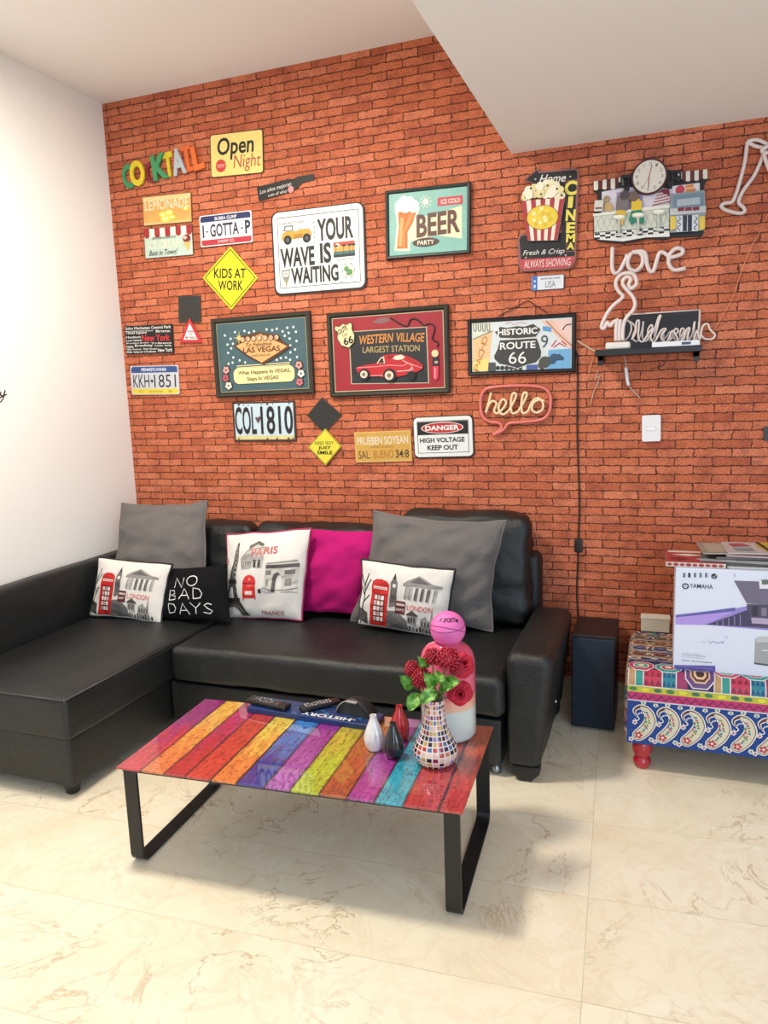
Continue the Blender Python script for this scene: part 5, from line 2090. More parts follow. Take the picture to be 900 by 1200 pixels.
# flamingo lamp
yF = -0.075
fl = [[(310, 248), (322, 236), (318, 206), (298, 188), (264, 190), (238, 210), (231, 240), (245, 270), (262, 286), (254, 302), (220, 330), (190, 370), (168, 422), (180, 430), (194, 404), (206, 420), (222, 402), (244, 392)],
      [(310, 248), (298, 256), (288, 236), (298, 216), (284, 204), (266, 214), (262, 236), (280, 262), (305, 290), (316, 320), (308, 350), (286, 374), (270, 398), (262, 440), (262, 484)],
      [(236, 398), (232, 440), (232, 486)], [(252, 392), (247, 440), (247, 486)]]
fb = wallp(724, 405, yF)
fr_ = tube_thing('neon_flamingo', 'unlit white neon flamingo lamp on a white foot, left on the shelf', 'lamp', V((fb.x, yF, zs)), [('flamingo_tube', [spline(px3(l, R6, yF), 4) for l in fl], 0.0080, NEON, None)])
q0, q1 = wallp(710, 400, yF), wallp(739, 400, yF)
MB().rbox((q0.x, yF - 0.03, zs), (q1.x, yF + 0.03, zs + 0.030), 0.008, 3, 2).build('foot', M('#dcd8d0', 0.35), fr_, True, fr_.location)
# acrylic board with lettering
yB = -0.045
c4 = [wallp(660 + x / 3.75, 270 + y / 3.75, yB) for x, y in ((272, 368), (600, 353), (598, 492), (272, 512))]
bx0, bx1, bz1 = c4[0].x, c4[1].x, (c4[0].z + c4[1].z) / 2
br_ = empty('neon_sign', ((bx0 + bx1) / 2, yB, zs), 'unlit neon lettering on a black acrylic board standing on the shelf', 'neon sign')
MB().box((bx0, yB - 0.002, zs), (bx1, yB + 0.004, bz1)).build('acrylic_board', M('#15161a', 0.12, coat=0.5), br_, False, br_.location)
mb = MB()
mb.tube([V((bx0, yB, bz1)), V((bx1, yB, bz1))], 0.0035, 6)
mb.tube([V((bx1, yB, zs)), V((bx1, yB, bz1))], 0.0045, 6)
mb.build('board_edge', M('#d3c4c0', 0.3), br_, True, br_.location)
w1 = [(268, 400), (262, 480), (285, 470), (300, 430), (290, 400), (275, 395), (300, 405), (318, 430), (305, 470), (325, 488), (345, 440), (352, 400), (348, 470), (366, 486), (392, 440), (388, 415), (372, 440), (380, 484), (402, 470),
      (420, 400), (430, 372), (418, 385), (402, 440), (404, 470), (424, 455), (438, 440), (440, 470), (428, 486), (452, 470), (468, 445), (472, 472), (460, 488), (488, 466), (505, 442), (494, 432), (482, 460), (500, 486), (522, 460),
      (532, 436), (520, 432), (512, 464), (528, 486), (546, 440), (552, 482), (568, 450), (578, 400), (572, 482), (590, 470), (598, 400)]
MB().tube(spline(px3(w1, R6, yB - 0.012), 4), 0.0040, 7).build('lettering', NEON, br_, True, br_.location)
w2 = [(300, 480), (318, 450), (322, 404), (334, 400), (330, 470), (350, 490), (376, 450), (398, 428), (384, 470), (402, 490), (430, 440), (452, 434), (430, 468), (455, 490), (480, 440), (500, 470), (515, 492), (540, 440), (556, 430), (545, 480), (570, 492),
      (588, 440), (600, 480), (612, 425), (634, 410), (646, 436), (668, 460), (652, 478), (622, 476), (606, 460)]
w2r = empty('neon_sign', (bx0 + 0.12, yS + 0.03, zs), 'unlit neon script ending in a heart loop, in front of the black board', 'neon sign')
MB().tube(spline(px3(w2, R6, yB - 0.028), 4), 0.0040, 7).build('lettering', NEON, w2r, True, w2r.location)

# wires around the shelf


def wire(name, label, pts, r, mat, cat='cable', y=-0.006, extra=None):
    P = spline([wallp(p[0], p[1], p[2] if len(p) > 2 else y) for p in pts], 5)
    r_ = empty(name, P[-1], label, cat)
    MB().tube(P, r, 6).build('wire', mat, r_, True, P[-1])
    for nm, mb_, m_ in (extra or []):
        mb_.build(nm, m_, r_, True, P[-1])
    return r_


WW = M('#cfc0b4', 0.5)
sw = MB()
sp_ = [wallp(x, y, -0.010) for x, y in ((733.2, 430), (734.2, 438), (735.4, 447), (736.8, 452))]
sw.tube(spline(sp_, 4), [0.005] + [0.0075] * 11 + [0.004], 8)
wire('cable', 'thin pale cable with white inline switch hanging below the shelf', [(730, 414), (733, 424), (733.5, 436), (736, 450), (742, 458), (750, 466)], 0.0018, WW, extra=[('inline_switch', sw, M('#e4e0e0', 0.3))])
wire('cable', 'thin pale cable rising to the upper right from the heart loop', [(834, 392), (845, 372), (858, 350), (868, 320), (880, 290), (890, 272), (905, 240)], 0.0016, M('#d98a62', 0.5))
wire('cable', 'flat beige cable slanting to the left end of the shelf', [(676, 399), (684, 404), (694, 410), (698, 412, -0.02)], 0.005, M('#c9a98c', 0.5))
wire('cable', 'thin clear wire dangling left below the shelf', [(696, 416), (692, 430), (690, 440), (694, 446)], 0.0014, M('#d99a6a', 0.5))
wire('cable', 'thin knotted clear wire below the left shelf bracket', [(701, 434), (698, 444), (703, 440), (699, 452), (702, 448), (696, 458), (694, 466), (692, 474)], 0.0016, M('#c9b098', 0.4))
wire('cable', 'thin dark wire looping under the right half of the shelf', [(784, 412), (780, 424), (774, 430), (762, 432)], 0.0015, M('#5a2c22', 0.5))
bk_ = MB()
b0_, b1_ = wallp(673.5, 631, -0.012), wallp(682.5, 647, -0.012)
bk_.rbox((b0_.x, -0.024, b1_.z), (b1_.x, -0.004, b0_.z), 0.004, 2, 2)
wire('power_cord', 'black power cord with inline switch running down from the road shield picture', [(671, 405), (676.5, 416), (677, 440), (676.5, 500), (677.5, 540), (679, 590), (678, 625), (677.5, 650), (676, 690), (677, 715), (679, 728)], 0.0036, M('#17130f', 0.5), 'cord', extra=[('inline_switch', bk_, M('#15130f', 0.4))])
wire('cable', 'thin pale wire on the brick wall beside the sofa back cushion', [(624, 596), (627, 620), (631, 640), (634, 656), (640, 676), (644, 690), (645, 702)], 0.0014, M('#d8947a', 0.5))

# light switch and dark socket
s = sign('light_switch', 'white light switch plate on the brick wall below the shelf', 'switch', ((752, 487), (774, 486), (774.5, 517), (752.5, 517.5)), FULL, 0.008)
rplate(s, 'plate', 0.008, M('#e6e4e6', 0.3, 0.02))
a = s.part('rocker')
a.rrect(24, 42, 76, 60, 0.002, '#c8c6c8', 1)
a.rrect(26, 43.5, 74, 59, 0.002, M('#ecebec', 0.3, 0.02), 2, 0.002)
a.done()
s = sign('wall_socket', 'dark wall socket cut by the right picture edge', 'socket', ((895, 500), (916, 499), (916, 516), (895, 517)), FULL, 0.008)
rplate(s, 'plate', 0.006, M('#2a2428', 0.4))
a = s.part('socket_face')
a.rrect(10, 14, 90, 86, 0.003, '#3a3236', 1)
for u in (30, 62):
    a.rrect(u, 38, u + 7, 62, 0.001, '#0c0c0c', 2)
a.done()

# ================================================================== coffee table
ZT = 0.34
TL_, TD_ = 1.115, 0.548
trot = math.radians(3.2)
tx, ty = -1.057, -1.414
tb = empty('coffee_table', (tx, ty, 0.0), 'low coffee table with rainbow plank top and black U-shaped metal legs', 'table', None, (0, 0, trot))
mb = MB().rbox((-TL_ / 2, -TD_ / 2, ZT - 0.008), (TL_ / 2, TD_ / 2, ZT), 0.0025, 2, 2)
mb.build('tabletop', plank_print_material(TL_, TD_), tb)
m_iron = M('#131314', 0.38, 0.1, 40)
MB().box((-TL_ / 2 + 0.012, -TD_ / 2 + 0.012, ZT - 0.018), (TL_ / 2 - 0.012, TD_ / 2 - 0.012, ZT - 0.008)).build('underframe', m_iron, tb)
for sx in (-1, 1):
    x1 = sx * (TL_ / 2 - 0.012)
    x0 = x1 - sx * 0.046
    y0_, y1_ = -TD_ / 2 + 0.016, TD_ / 2 - 0.016
    t = 0.010
    R = 0.035
    path = [(y0_, ZT - 0.018)]
    for i in range(7):
        an = PI + (PI / 2) * i / 6
        path.append((y0_ + R + R * math.cos(an), R + R * math.sin(an)))
    for i in range(7):
        an = 1.5 * PI + (PI / 2) * i / 6
        path.append((y1_ - R + R * math.cos(an), R + R * math.sin(an)))
    path.append((y1_, ZT - 0.018))
    inner = [(y0_ + t, ZT - 0.018)]
    for i in range(7):
        an = PI + (PI / 2) * i / 6
        inner.append((y0_ + R + (R - t) * math.cos(an), R + (R - t) * math.sin(an)))
    for i in range(7):
        an = 1.5 * PI + (PI / 2) * i / 6
        inner.append((y1_ - R + (R - t) * math.cos(an), R + (R - t) * math.sin(an)))
    inner.append((y1_ - t, ZT - 0.018))
    n = len(path)
    vs = [(x0, y, z) for y, z in path] + [(x0, y, z) for y, z in inner] + [(x1, y, z) for y, z in path] + [(x1, y, z) for y, z in inner]
    fs = []
    for i in range(n - 1):
        fs += [(i, i + 1, n + i + 1, n + i), (2 * n + i, 3 * n + i, 3 * n + i + 1, 2 * n + i + 1), (i, 2 * n + i, 2 * n + i + 1, i + 1), (n + i, n + i + 1, 3 * n + i + 1, 3 * n + i)]
    fs += [(0, n, 3 * n, 2 * n), (n - 1, 3 * n - 1, 4 * n - 1, 2 * n - 1)]
    autosmooth(MB().add(vs, fs).build('leg', m_iron, tb), 40)

# ---- things on the table
ZP = ZT + 0.0005


def onrim(px, py, back):
    """point on the table under the front rim seen at px, py, moved back by the radius"""
    p = floorp(px, py, ZT)
    d = (p - CAM)
    d.z = 0
    d.normalize()
    p = p + d * back
    p.z = ZP
    return p


def bud_vase(label, c, k, hexc, rough=0.25):
    prof = [(0.0, 0.0), (0.021, 0.0), (0.026, 0.006), (0.033, 0.025), (0.0345, 0.040), (0.031, 0.058), (0.022, 0.080), (0.0135, 0.100), (0.0105, 0.112), (0.011, 0.117), (0.0085, 0.117), (0.0078, 0.105), (0.0, 0.100)]
    prof = [(r * k, z * k) for r, z in prof]
    dense = []
    for i in range(len(prof) - 1):
        for j in range(3):
            dense.append((prof[i][0] + (prof[i + 1][0] - prof[i][0]) * j / 3, prof[i][1] + (prof[i + 1][1] - prof[i][1]) * j / 3))
    dense.append(prof[-1])

    def flute(th, z):
        f = max(0.0, 1 - abs(z / k - 0.05) / 0.06)
        return 1 - 0.10 * f * abs(math.sin(5.5 * th + 6 * z))
    r = empty('bud_vase', c, label, 'vase', 'three small teardrop vases')
    MB().lathe(dense, (0, 0, 0), 66, flute).build('body', M(hexc, rough, 0.03, coat=0.5), r, True)
    return r


bud_vase('small white fluted teardrop vase on the plank table', onrim(439, 882, 0.024), 1.0, '#dcd8d6')
bud_vase('small black fluted teardrop vase in front of the red one', onrim(462, 891, 0.024), 0.98, '#121214')
bud_vase('small red fluted teardrop vase behind the black one', onrim(469, 869, 0.020), 1.0, '#b51c22')

# mosaic vase
mc = onrim(511, 902, 0.055)
mv = empty('mosaic_vase', mc, 'tall vase covered in multicoloured mosaic squares on the table corner', 'vase')
prof = [(0.052, 0.0), (0.058, 0.004), (0.066, 0.018), (0.070, 0.032), (0.069, 0.046), (0.062, 0.064), (0.052, 0.084), (0.043, 0.106), (0.036, 0.130), (0.032, 0.155), (0.0305, 0.180), (0.032, 0.200), (0.033, 0.2055), (0.030, 0.2055), (0.028, 0.19), (0.0, 0.17)]
MB().lathe(prof, (0, 0, 0), 40, None, True).build('body', mosaic_material(), mv, True)

# ombre jar and ball
jr = 0.092
jc = V((-0.648, -1.200, ZP))
jar = empty('ombre_jar', jc, 'tall round jar fading from pink to pale blue behind the mosaic vase', 'jar')
prof = [(0.0, 0.0), (0.078, 0.0), (0.088, 0.006), (0.092, 0.018), (0.092, 0.245), (0.090, 0.268), (0.083, 0.290), (0.070, 0.306), (0.052, 0.314), (0.044, 0.317), (0.042, 0.322), (0.036, 0.322), (0.036, 0.312), (0.0, 0.312)]
MB().lathe(prof, (0, 0, 0), 48).build('body', ombre_material(0.0, 0.322), jar, True)
bc = wallp(521, 737.5, -1.200)
bl_r = 0.0585
ballc = V((jc.x + 0.004, -1.200, ZP + 0.322 + math.sqrt(bl_r ** 2 - 0.038 ** 2) + 0.0005))
ball = empty('basketball', ballc, 'small pink toy basketball resting on top of the jar', 'ball')
bm_ = MB().sphere((0, 0, 0), bl_r, 40, 24)
bm_.build('body', M('#e56fb6', 0.45, 0.04, 60, 0.25, 900), ball, True)
sm_ = MB()
vd = (CAM - ballc).normalized()


def great(nrm, off=0.0):
    nrm = V(nrm).normalized()
    u = nrm.orthogonal().normalized()
    w = nrm.cross(u)
    r_ = math.sqrt(bl_r ** 2 - off ** 2)
    return [nrm * off + (u * math.cos(2 * PI * i / 48) + w * math.sin(2 * PI * i / 48)) * r_ for i in range(48)]


sm_.tube(great((-0.04, -0.15, 1.0), 0.0125), 0.0012, 5, True)
sm_.tube(great((0.10, 0.42, 1.0), -0.0015), 0.0012, 5, True)
sm_.build('seam', M('#7a1c4c', 0.6), ball, True)
# dark lettering curved over the upper front
lb = MB()
vs, fs, asp = text_shape('X SPORTS', 0.03, 0.0)
front = math.atan2(vd.y, vd.x)
P = []
for x, y in vs:
    az = front + (x - 0.5) * 1.35
    el = math.radians(45) + (y - 0.5) * 0.28
    rr = bl_r + 0.0007
    P.append((rr * math.cos(el) * math.cos(az), rr * math.cos(el) * math.sin(az), rr * math.sin(el)))
lb.add(P, fs)
az, el = front + 0.72, math.radians(40)
lb.sphere((bl_r * math.cos(el) * math.cos(az), bl_r * math.cos(el) * math.sin(az), bl_r * math.sin(el)), 0.0055, 10, 6)
lb.build('lettering', M('#2a1420', 0.6), ball)

# ---- artificial flowers
m_leaf = None


def leaf_material():
    m, nt, b = new_mat('variegated_leaf')
    g = N(nt)
    tc = g.node('ShaderNodeTexCoord')
    n1 = g.noise(tc.outputs['Object'], 55, 4, 0.6)
    g.set(b.inputs['Base Color'], g.ramp(n1.outputs['Fac'], [(0.35, lin('#2f6a1e')), (0.52, lin('#5f9a34')), (0.68, lin('#a9c86a'))]))
    b.inputs['Roughness'].default_value = 0.5
    return m


m_leaf = leaf_material()
m_berry = M('#a3152e', 0.35, 0.25, 90)
m_stem = M('#3f6a26', 0.6)
mz = mc.z + 0.2055


def flower_pt(px, py, dy=0.0):
    return wallp(px, py, mc.y + dy)


def leaf_mesh(c, tip, width, up):
    """pointed leaf from c to tip, cupped"""
    c, tip, up = V(c), V(tip), V(up)
    d = tip - c
    L = d.length
    d.normalize()
    sd = d.cross(up).normalized()
    up = sd.cross(d)
    n, k = 10, 6
    vs = []
    for i in range(n + 1):
        t = i / n
        w = width * (math.sin(PI * min(1, t ** 0.8)) ** 0.62 if 0 < t < 1 else 0.02)
        for j in range(k + 1):
            q = j / k * 2 - 1
            vs.append(c + d * (L * t) + sd * (w * q * 0.5) + up * (0.25 * width * q * q + 0.18 * L * math.sin(PI * t) + 0.003 * math.sin(q * 9 + t * 8)))
    fs = [(i * (k + 1) + j, i * (k + 1) + j + 1, (i + 1) * (k + 1) + j + 1, (i + 1) * (k + 1) + j) for i in range(n) for j in range(k)]
    return MB().add(vs, fs)


def berry_cluster(c, rx, rz, n, seed):
    rnd = random.Random(seed)
    mb = MB()
    for i in range(n):
        ph = math.acos(1 - 1.75 * (i + 0.5) / n)
        th = i * 2.39996
        r = 0.0042 * rnd.uniform(0.8, 1.2)
        k = rnd.uniform(0.86, 1.06)
        mb.sphere((c.x + rx * k * math.sin(ph) * math.cos(th), c.y + rx * k * math.sin(ph) * math.sin(th), c.z + rz * k * math.cos(ph)), r, 7, 5)
    mb.sphere(c, rx * 0.8, 12, 8, (1, 1, rz / rx))
    return mb


sprigs = [('artificial red berry sprig leaning left over the white vase, with two leaves', [(494, 795, 0.0, 0.030, 0.032), (483, 785, 0.02, 0.022, 0.028)],
           [(481, 803, 470, 793, 0.0, 0.034), (489, 818, 482, 829, -0.02, 0.036), (497, 778, 492, 772, 0.02, 0.034)]),
          ('tall artificial red berry sprig rising in the middle of the mosaic vase', [(525, 772, 0.0, 0.036, 0.034), (507, 770, 0.02, 0.026, 0.026)],
           [(509, 812, 495, 822, -0.03, 0.034), (512, 796, 522, 797, -0.02, 0.034)]),
          ('short artificial berry sprig with broad green leaves at the right of the mosaic vase', [(536, 783, 0.02, 0.020, 0.020)],
           [(522, 803, 541, 799, -0.02, 0.036), (507, 800, 498, 790, -0.035, 0.036), (516, 806, 534, 806, -0.03, 0.030)])]
for i, (lab, cl, lv) in enumerate(sprigs):
    b0 = V((mc.x + (i - 1) * 0.012, mc.y + 0.004 * i, mz - 0.03))
    r = empty('berry_sprig', b0, lab, 'artificial flower', 'berry sprigs in the mosaic vase')
    st_ = MB()
    for (px, py, dy, rx, rz) in cl:
        c = flower_pt(px, py, dy)
        berry_cluster(c, rx, rz, 95, i * 7 + int(px)).build('berry_cluster', m_berry, r, True, b0)
        st_.tube(spline([b0, V((b0.x + (c.x - b0.x) * 0.25, b0.y, mz + 0.015)), c], 5), 0.0022, 6)
    for (px, py, qx, qy, dy, w) in lv:
        p0, p1 = flower_pt(px, py, dy), flower_pt(qx, qy, dy - 0.02)
        mid = (p0 + p1) / 2
        dd = (p1 - p0)
        p1 = mid + dd * 1.15
        p0 = mid - dd * 1.15
        # leaves read about as broad as long
        if (p1 - p0).length < 0.05:
            ctr = (p0 + p1) / 2
            e = (p1 - p0).normalized() * 0.027
            p0, p1 = ctr - e, ctr + e
        ctr = (p0 + p1) / 2
        e = (p1 - p0).normalized() * (0.031 if w > 0.031 else 0.025)
        p0, p1 = ctr - e, ctr + e
        leaf_mesh(p0, p1, w * 1.25, (0.1, -0.8, 0.5)).build('leaf', m_leaf, r, True, b0)
        st_.tube([V((b0.x, b0.y, mz + 0.004)), p0], 0.0016, 5)
    st_.build('stem', m_stem, r, True, b0)


def rose(label, c, axis, R_, seed):
    rnd = random.Random(seed)
    r = empty('fabric_rose', c, label, 'artificial flower', None)
    axis = V(axis).normalized()
    u = axis.orthogonal().normalized()
    w = axis.cross(u)
    m_r = M('#b3142e', 0.75, 0.18, 60)
    m_r2 = M('#c01d3c', 0.75, 0.18, 60)
    k = 0
    for layer, (rad, npet, open_) in enumerate(((0.30, 3, 0.15), (0.55, 4, 0.45), (0.80, 5, 0.8), (1.0, 5, 1.15))):
        for p in range(npet):
            a0 = 2 * PI * p / npet + layer * 0.7 + rnd.uniform(-0.15, 0.15)
            n, m = 8, 8
            vs = []
            for i in range(n + 1):
                t = i / n
                for j in range(m + 1):
                    q = j / m * 2 - 1
                    a = a0 + q * (PI / npet) * 1.35 * math.sin(PI * (0.15 + 0.6 * t)) ** 0.6
                    rr = R_ * rad * (0.15 + 0.85 * t ** 0.8) * (1 - 0.12 * q * q)
                    h = R_ * (0.95 * math.sin(t * PI * 0.62) * (1.15 - open_ * 0.65) + 0.11 * math.sin(6 * q + seed + 2 * layer) * t) - R_ * 0.15 * layer * t * t
                    vs.append((u * math.cos(a) + w * math.sin(a)) * rr + axis * h)
            fs = [(i * (m + 1) + j, i * (m + 1) + j + 1, (i + 1) * (m + 1) + j + 1, (i + 1) * (m + 1) + j) for i in range(n) for j in range(m)]
            MB().add(vs, fs).build('petal', m_r if (p + layer) % 2 else m_r2, r, True)
    st_ = MB().tube(spline([V((0, 0, 0)), axis * -0.03, V((mc.x, mc.y + 0.012, mz - 0.02)) - V(c)], 6), 0.0024, 6)
    st_.build('stem', m_stem, r, True)
    return r


rose('red artificial rose facing front at the right, leaning on the jar', wallp(539, 812, mc.y + 0.035), (0.25, -0.9, 0.25), 0.041, 1)
rose('red ruffled artificial rose high on the right in front of the pink jar', wallp(541, 779, mc.y + 0.055), (0.45, -0.75, 0.5), 0.043, 4)

# ---- remotes, flat blue game box, glasses case


def remote(label, p0, p1, w, seed, rows=9):
    p0, p1 = V(p0), V(p1)
    d = p1 - p0
    L = d.length
    rot = math.atan2(d.y, d.x)
    r = empty('remote_control', (p0 + p1) / 2, label, 'remote control', None, (0, 0, rot))
    MB().rbox((-L / 2, -w / 2, 0.0), (L / 2, w / 2, 0.018), 0.006, 3, 4).build('body', M('#151516', 0.4), r, True)
    rnd = random.Random(seed)
    for i in range(rows):
        for j in range(3):
            x = -L / 2 + 0.022 + i * (L - 0.05) / rows
            y = (j - 1) * w * 0.27
            MB().rbox((x - 0.0035, y - 0.003, 0.0175), (x + 0.0035, y + 0.003, 0.0198), 0.001, 1, 1).build('button', M(rnd.choice(['#5a5a5c', '#9a9a9c', '#6a6a6c', '#8a8a8a', '#b8b4b0']) if (i, j) != (rows - 1, 1) else '#b83a34', 0.5), r)
    return r


# blue printed sleeve
gq = [floorp(289, 829, ZT + 0.02), floorp(437, 851, ZT + 0.02)]
gb_a = math.atan2(gq[1].y - gq[0].y, gq[1].x - gq[0].x)
gl = (gq[1] - gq[0]).length
gx = (gq[0] + gq[1]) / 2
gd = 0.105
bk2 = empty('board_game_box', (gx.x - math.sin(gb_a) * gd / 2, gx.y + math.cos(gb_a) * gd / 2, ZP), 'flat dark blue printed box at the back edge of the table under the remotes', 'box', None, (0, 0, gb_a))
MB().rbox((-gl / 2, -gd / 2, 0), (gl / 2, gd / 2, 0.020), 0.002, 2, 2).build('body', M('#1f3566', 0.35, 0.4, 25), bk2)
cvx = Canvas(bk2, gl, gd, lambda x, y, off: V((x - gl / 2, gd / 2 + y, 0.020 + off)))
a = cvx.part('print')
rnd = random.Random(5)
for i in range(16):
    u, v = rnd.uniform(4, 96), rnd.uniform(10, 95)
    a.poly([(u, v), (u + rnd.uniform(2, 6), v - rnd.uniform(3, 12)), (u + rnd.uniform(3, 7), v + rnd.uniform(2, 12))], rnd.choice(['#3f7fb8', '#d9a08a', '#cfd8e0', '#2a5a9a', '#1a2448', '#5a9ac0']), 1)
a.done()
a = cvx.part('lettering', 'white letters printed upside down')
a.text('HISTORY', 44, 72, 82, 94, '#e2e2e4', 4, 0.02, flip=True)
a.done()
zr = ZP + 0.0205
ra, rb = floorp(292, 822, zr), floorp(338, 832, zr)
rm1 = remote('black remote control with many buttons lying at the left on the blue box', ra, rb, 0.044, 2)
rm1.location.z = zr + 0.001
ra, rb = floorp(352, 834, zr), floorp(398, 824, zr)
rm2 = remote('second black remote control lying slanted between the first one and the glasses case', ra, rb, 0.040, 3)
rm2.location.z = zr + 0.001
# open curved case: arched shell with grey lining edge
ca_ = floorp(417, 836, zr)
gc = empty('glasses_case', (ca_.x, ca_.y + 0.01, zr + 0.001), 'black soft glasses case with grey lining edge arching on the blue box', 'case', None, (0, 0, math.radians(-8)))
n = 14
outer = [(-0.068 + 0.136 * i / n, 0.0 + 0.052 * math.sin(PI * (i / n) ** 0.85) ** 0.75) for i in range(n + 1)]
vs, fs = [], []
for k_, (y, sc) in enumerate(((-0.032, 1.0), (0.0, 1.04), (0.032, 0.92))):
    vs += [(x, y, z * sc) for x, z in outer]
for k_, (y, sc) in enumerate(((-0.032, 1.0), (0.0, 1.04), (0.032, 0.92))):
    vs += [(x * 0.95, y, max(0.0, z * sc - 0.004)) for x, z in outer]
m_ = n + 1
for k_ in range(2):
    for i in range(n):
        fs.append((k_ * m_ + i, k_ * m_ + i + 1, (k_ + 1) * m_ + i + 1, (k_ + 1) * m_ + i))
        fs.append((3 * m_ + k_ * m_ + i, 3 * m_ + (k_ + 1) * m_ + i, 3 * m_ + (k_ + 1) * m_ + i + 1, 3 * m_ + k_ * m_ + i + 1))
for i in range(n):
    fs.append((i, 3 * m_ + i, 3 * m_ + i + 1, i + 1))
    fs.append((2 * m_ + i, 2 * m_ + i + 1, 5 * m_ + i + 1, 5 * m_ + i))
fs.append(tuple(range(n, -1, -1)))
fs.append(tuple(2 * m_ + i for i in range(n + 1)))
MB().add(vs, fs).build('shell', M('#1a1a1b', 0.55), gc, True)
MB().tube([V((x, -0.033, z)) for x, z in outer[:9]], 0.0026, 6).build('lining_edge', M('#8f8a84', 0.5), gc, True)
MB().rbox((-0.02, -0.040, 0.047), (0.022, -0.026, 0.054), 0.003, 2, 2).build('flap', M('#9a948e', 0.5), gc, True)

# ================================================================== speaker
p0, p1 = floorp(669, 853), floorp(720, 858)
sx0, sx1, sy0 = p0.x, p1.x, (p0.y + p1.y) / 2
spk = empty('subwoofer', ((sx0 + sx1) / 2, sy0 + 0.14, 0), 'tall black speaker box on the floor between the sofa arm and the patterned bench', 'speaker')
m_spk = M('#14161c', 0.5, 0.1, 30)
MB().rbox((sx0, sy0 + 0.006, 0.008), (sx1, -0.03, 0.425), 0.004, 2, 3).build('cabinet', M('#17161a', 0.45), spk, False, spk.location)
MB().rbox((sx0 + 0.002, sy0 - 0.008, 0.012), (sx1 - 0.002, sy0 + 0.0055, 0.415), 0.006, 2, 3).build('grille', M('#0f1c2e', 0.7, 0.15, 400), spk, True, spk.location)
for fx in (sx0 + 0.02, sx1 - 0.02):
    for fy in (sy0 + 0.03, -0.06):
        MB().lathe([(0.012, 0), (0.014, 0.009)], (fx, fy, 0), 12).build('foot', M('#0f0f10', 0.6), spk, True, spk.location)

# ================================================================== patterned bench
OX0, OX1, OY0, OY1, OZ0, OZ1 = -0.108, 1.30, -0.640, -0.085, 0.108, 0.404
RO = 0.045
bn = empty('upholstered_bench', (0.55, (OY0 + OY1) / 2, 0.0), 'bench upholstered in colourful paisley and patchwork fabric on red turned legs', 'bench')
ol = bn.location
uph = MB().rbox((OX0, OY0, OZ0), (OX1, OY1, OZ1), RO, 5, (20, 8, 5), wr(9, 0.0015, 2)).build('upholstery', tile_noise_fabric(), bn, True, ol)
lp = [(0.0, 0.0), (0.022, 0.0), (0.028, 0.006), (0.033, 0.020), (0.034, 0.032), (0.028, 0.042), (0.024, 0.046), (0.029, 0.050), (0.036, 0.064), (0.038, 0.082), (0.036, 0.100), (0.034, 0.112), (0.0, 0.112)]
for lx, ly in ((-0.040, -0.585), (-0.040, -0.15), (1.2, -0.575), (1.2, -0.15)):
    MB().lathe(lp, (lx, ly, 0), 28).build('leg', M('#b3182c', 0.25, 0.05, coat=0.6), bn, True, ol)
FS = OZ1 - RO - OZ0                       # straight front height
AR = RO * PI / 2


def prof_pt(s_):
    """point on the front face, over the rounded edge and onto the top, s_ metres from the lower front edge"""
    if s_ < FS:
        return OY0, OZ0 + s_, (-1, 0)
    if s_ < FS + AR:
        an = (s_ - FS) / RO
        return OY0 + RO - RO * math.cos(an), OZ1 - RO + RO * math.sin(an), (-math.cos(an), math.sin(an))
    return OY0 + RO + (s_ - FS - AR), OZ1, (0, 1)


def fm(x, y, off):
    yy, zz, nn = prof_pt(min(1 + y, FS + AR + OY1 - OY0 - 0.07))
    o_ = off + 0.0025
    return V((OX0 + 0.012 + x, yy + nn[0] * o_, zz + nn[1] * o_)) - ol


cvb = Canvas(bn, 1.0, 1.0, fm, 0.009)
cvb.host = uph


def B(x, s_):
    """cm along the bench, cm up its front -> percent"""
    return (x, 100 - s_)


def blob(a_, pts, rad, mat, L):
    a_._mat(mat)
    P = [V((p[0], p[1], 0)) for p in pts]
    P = spline(P, 5)
    nn = len(P)
    RR_ = []
    for i in range(nn):
        t = i / (nn - 1) * (len(rad) - 1)
        k = int(min(t, len(rad) - 2))
        RR_.append(rad[k] + (rad[k + 1] - rad[k]) * (t - k))
    l_, r_ = [], []
    for i in range(nn):
        d = P[min(i + 1, nn - 1)] - P[max(i - 1, 0)]
        d.normalize()
        q = V((-d.y, d.x, 0)) * RR_[i]
        l_.append(P[i] + q)
        r_.append(P[i] - q)
    d = (P[1] - P[0]).normalized()
    cap = []
    for i in range(1, 6):
        an = PI * i / 6
        v = V((-d.y, d.x, 0))
        cap.append(P[0] + (v * -math.cos(an) - d * math.sin(an)) * RR_[0])
    loop = l_ + list(reversed(r_)) + cap
    a_.poly([B(p.x, p.y) for p in loop], mat, L)


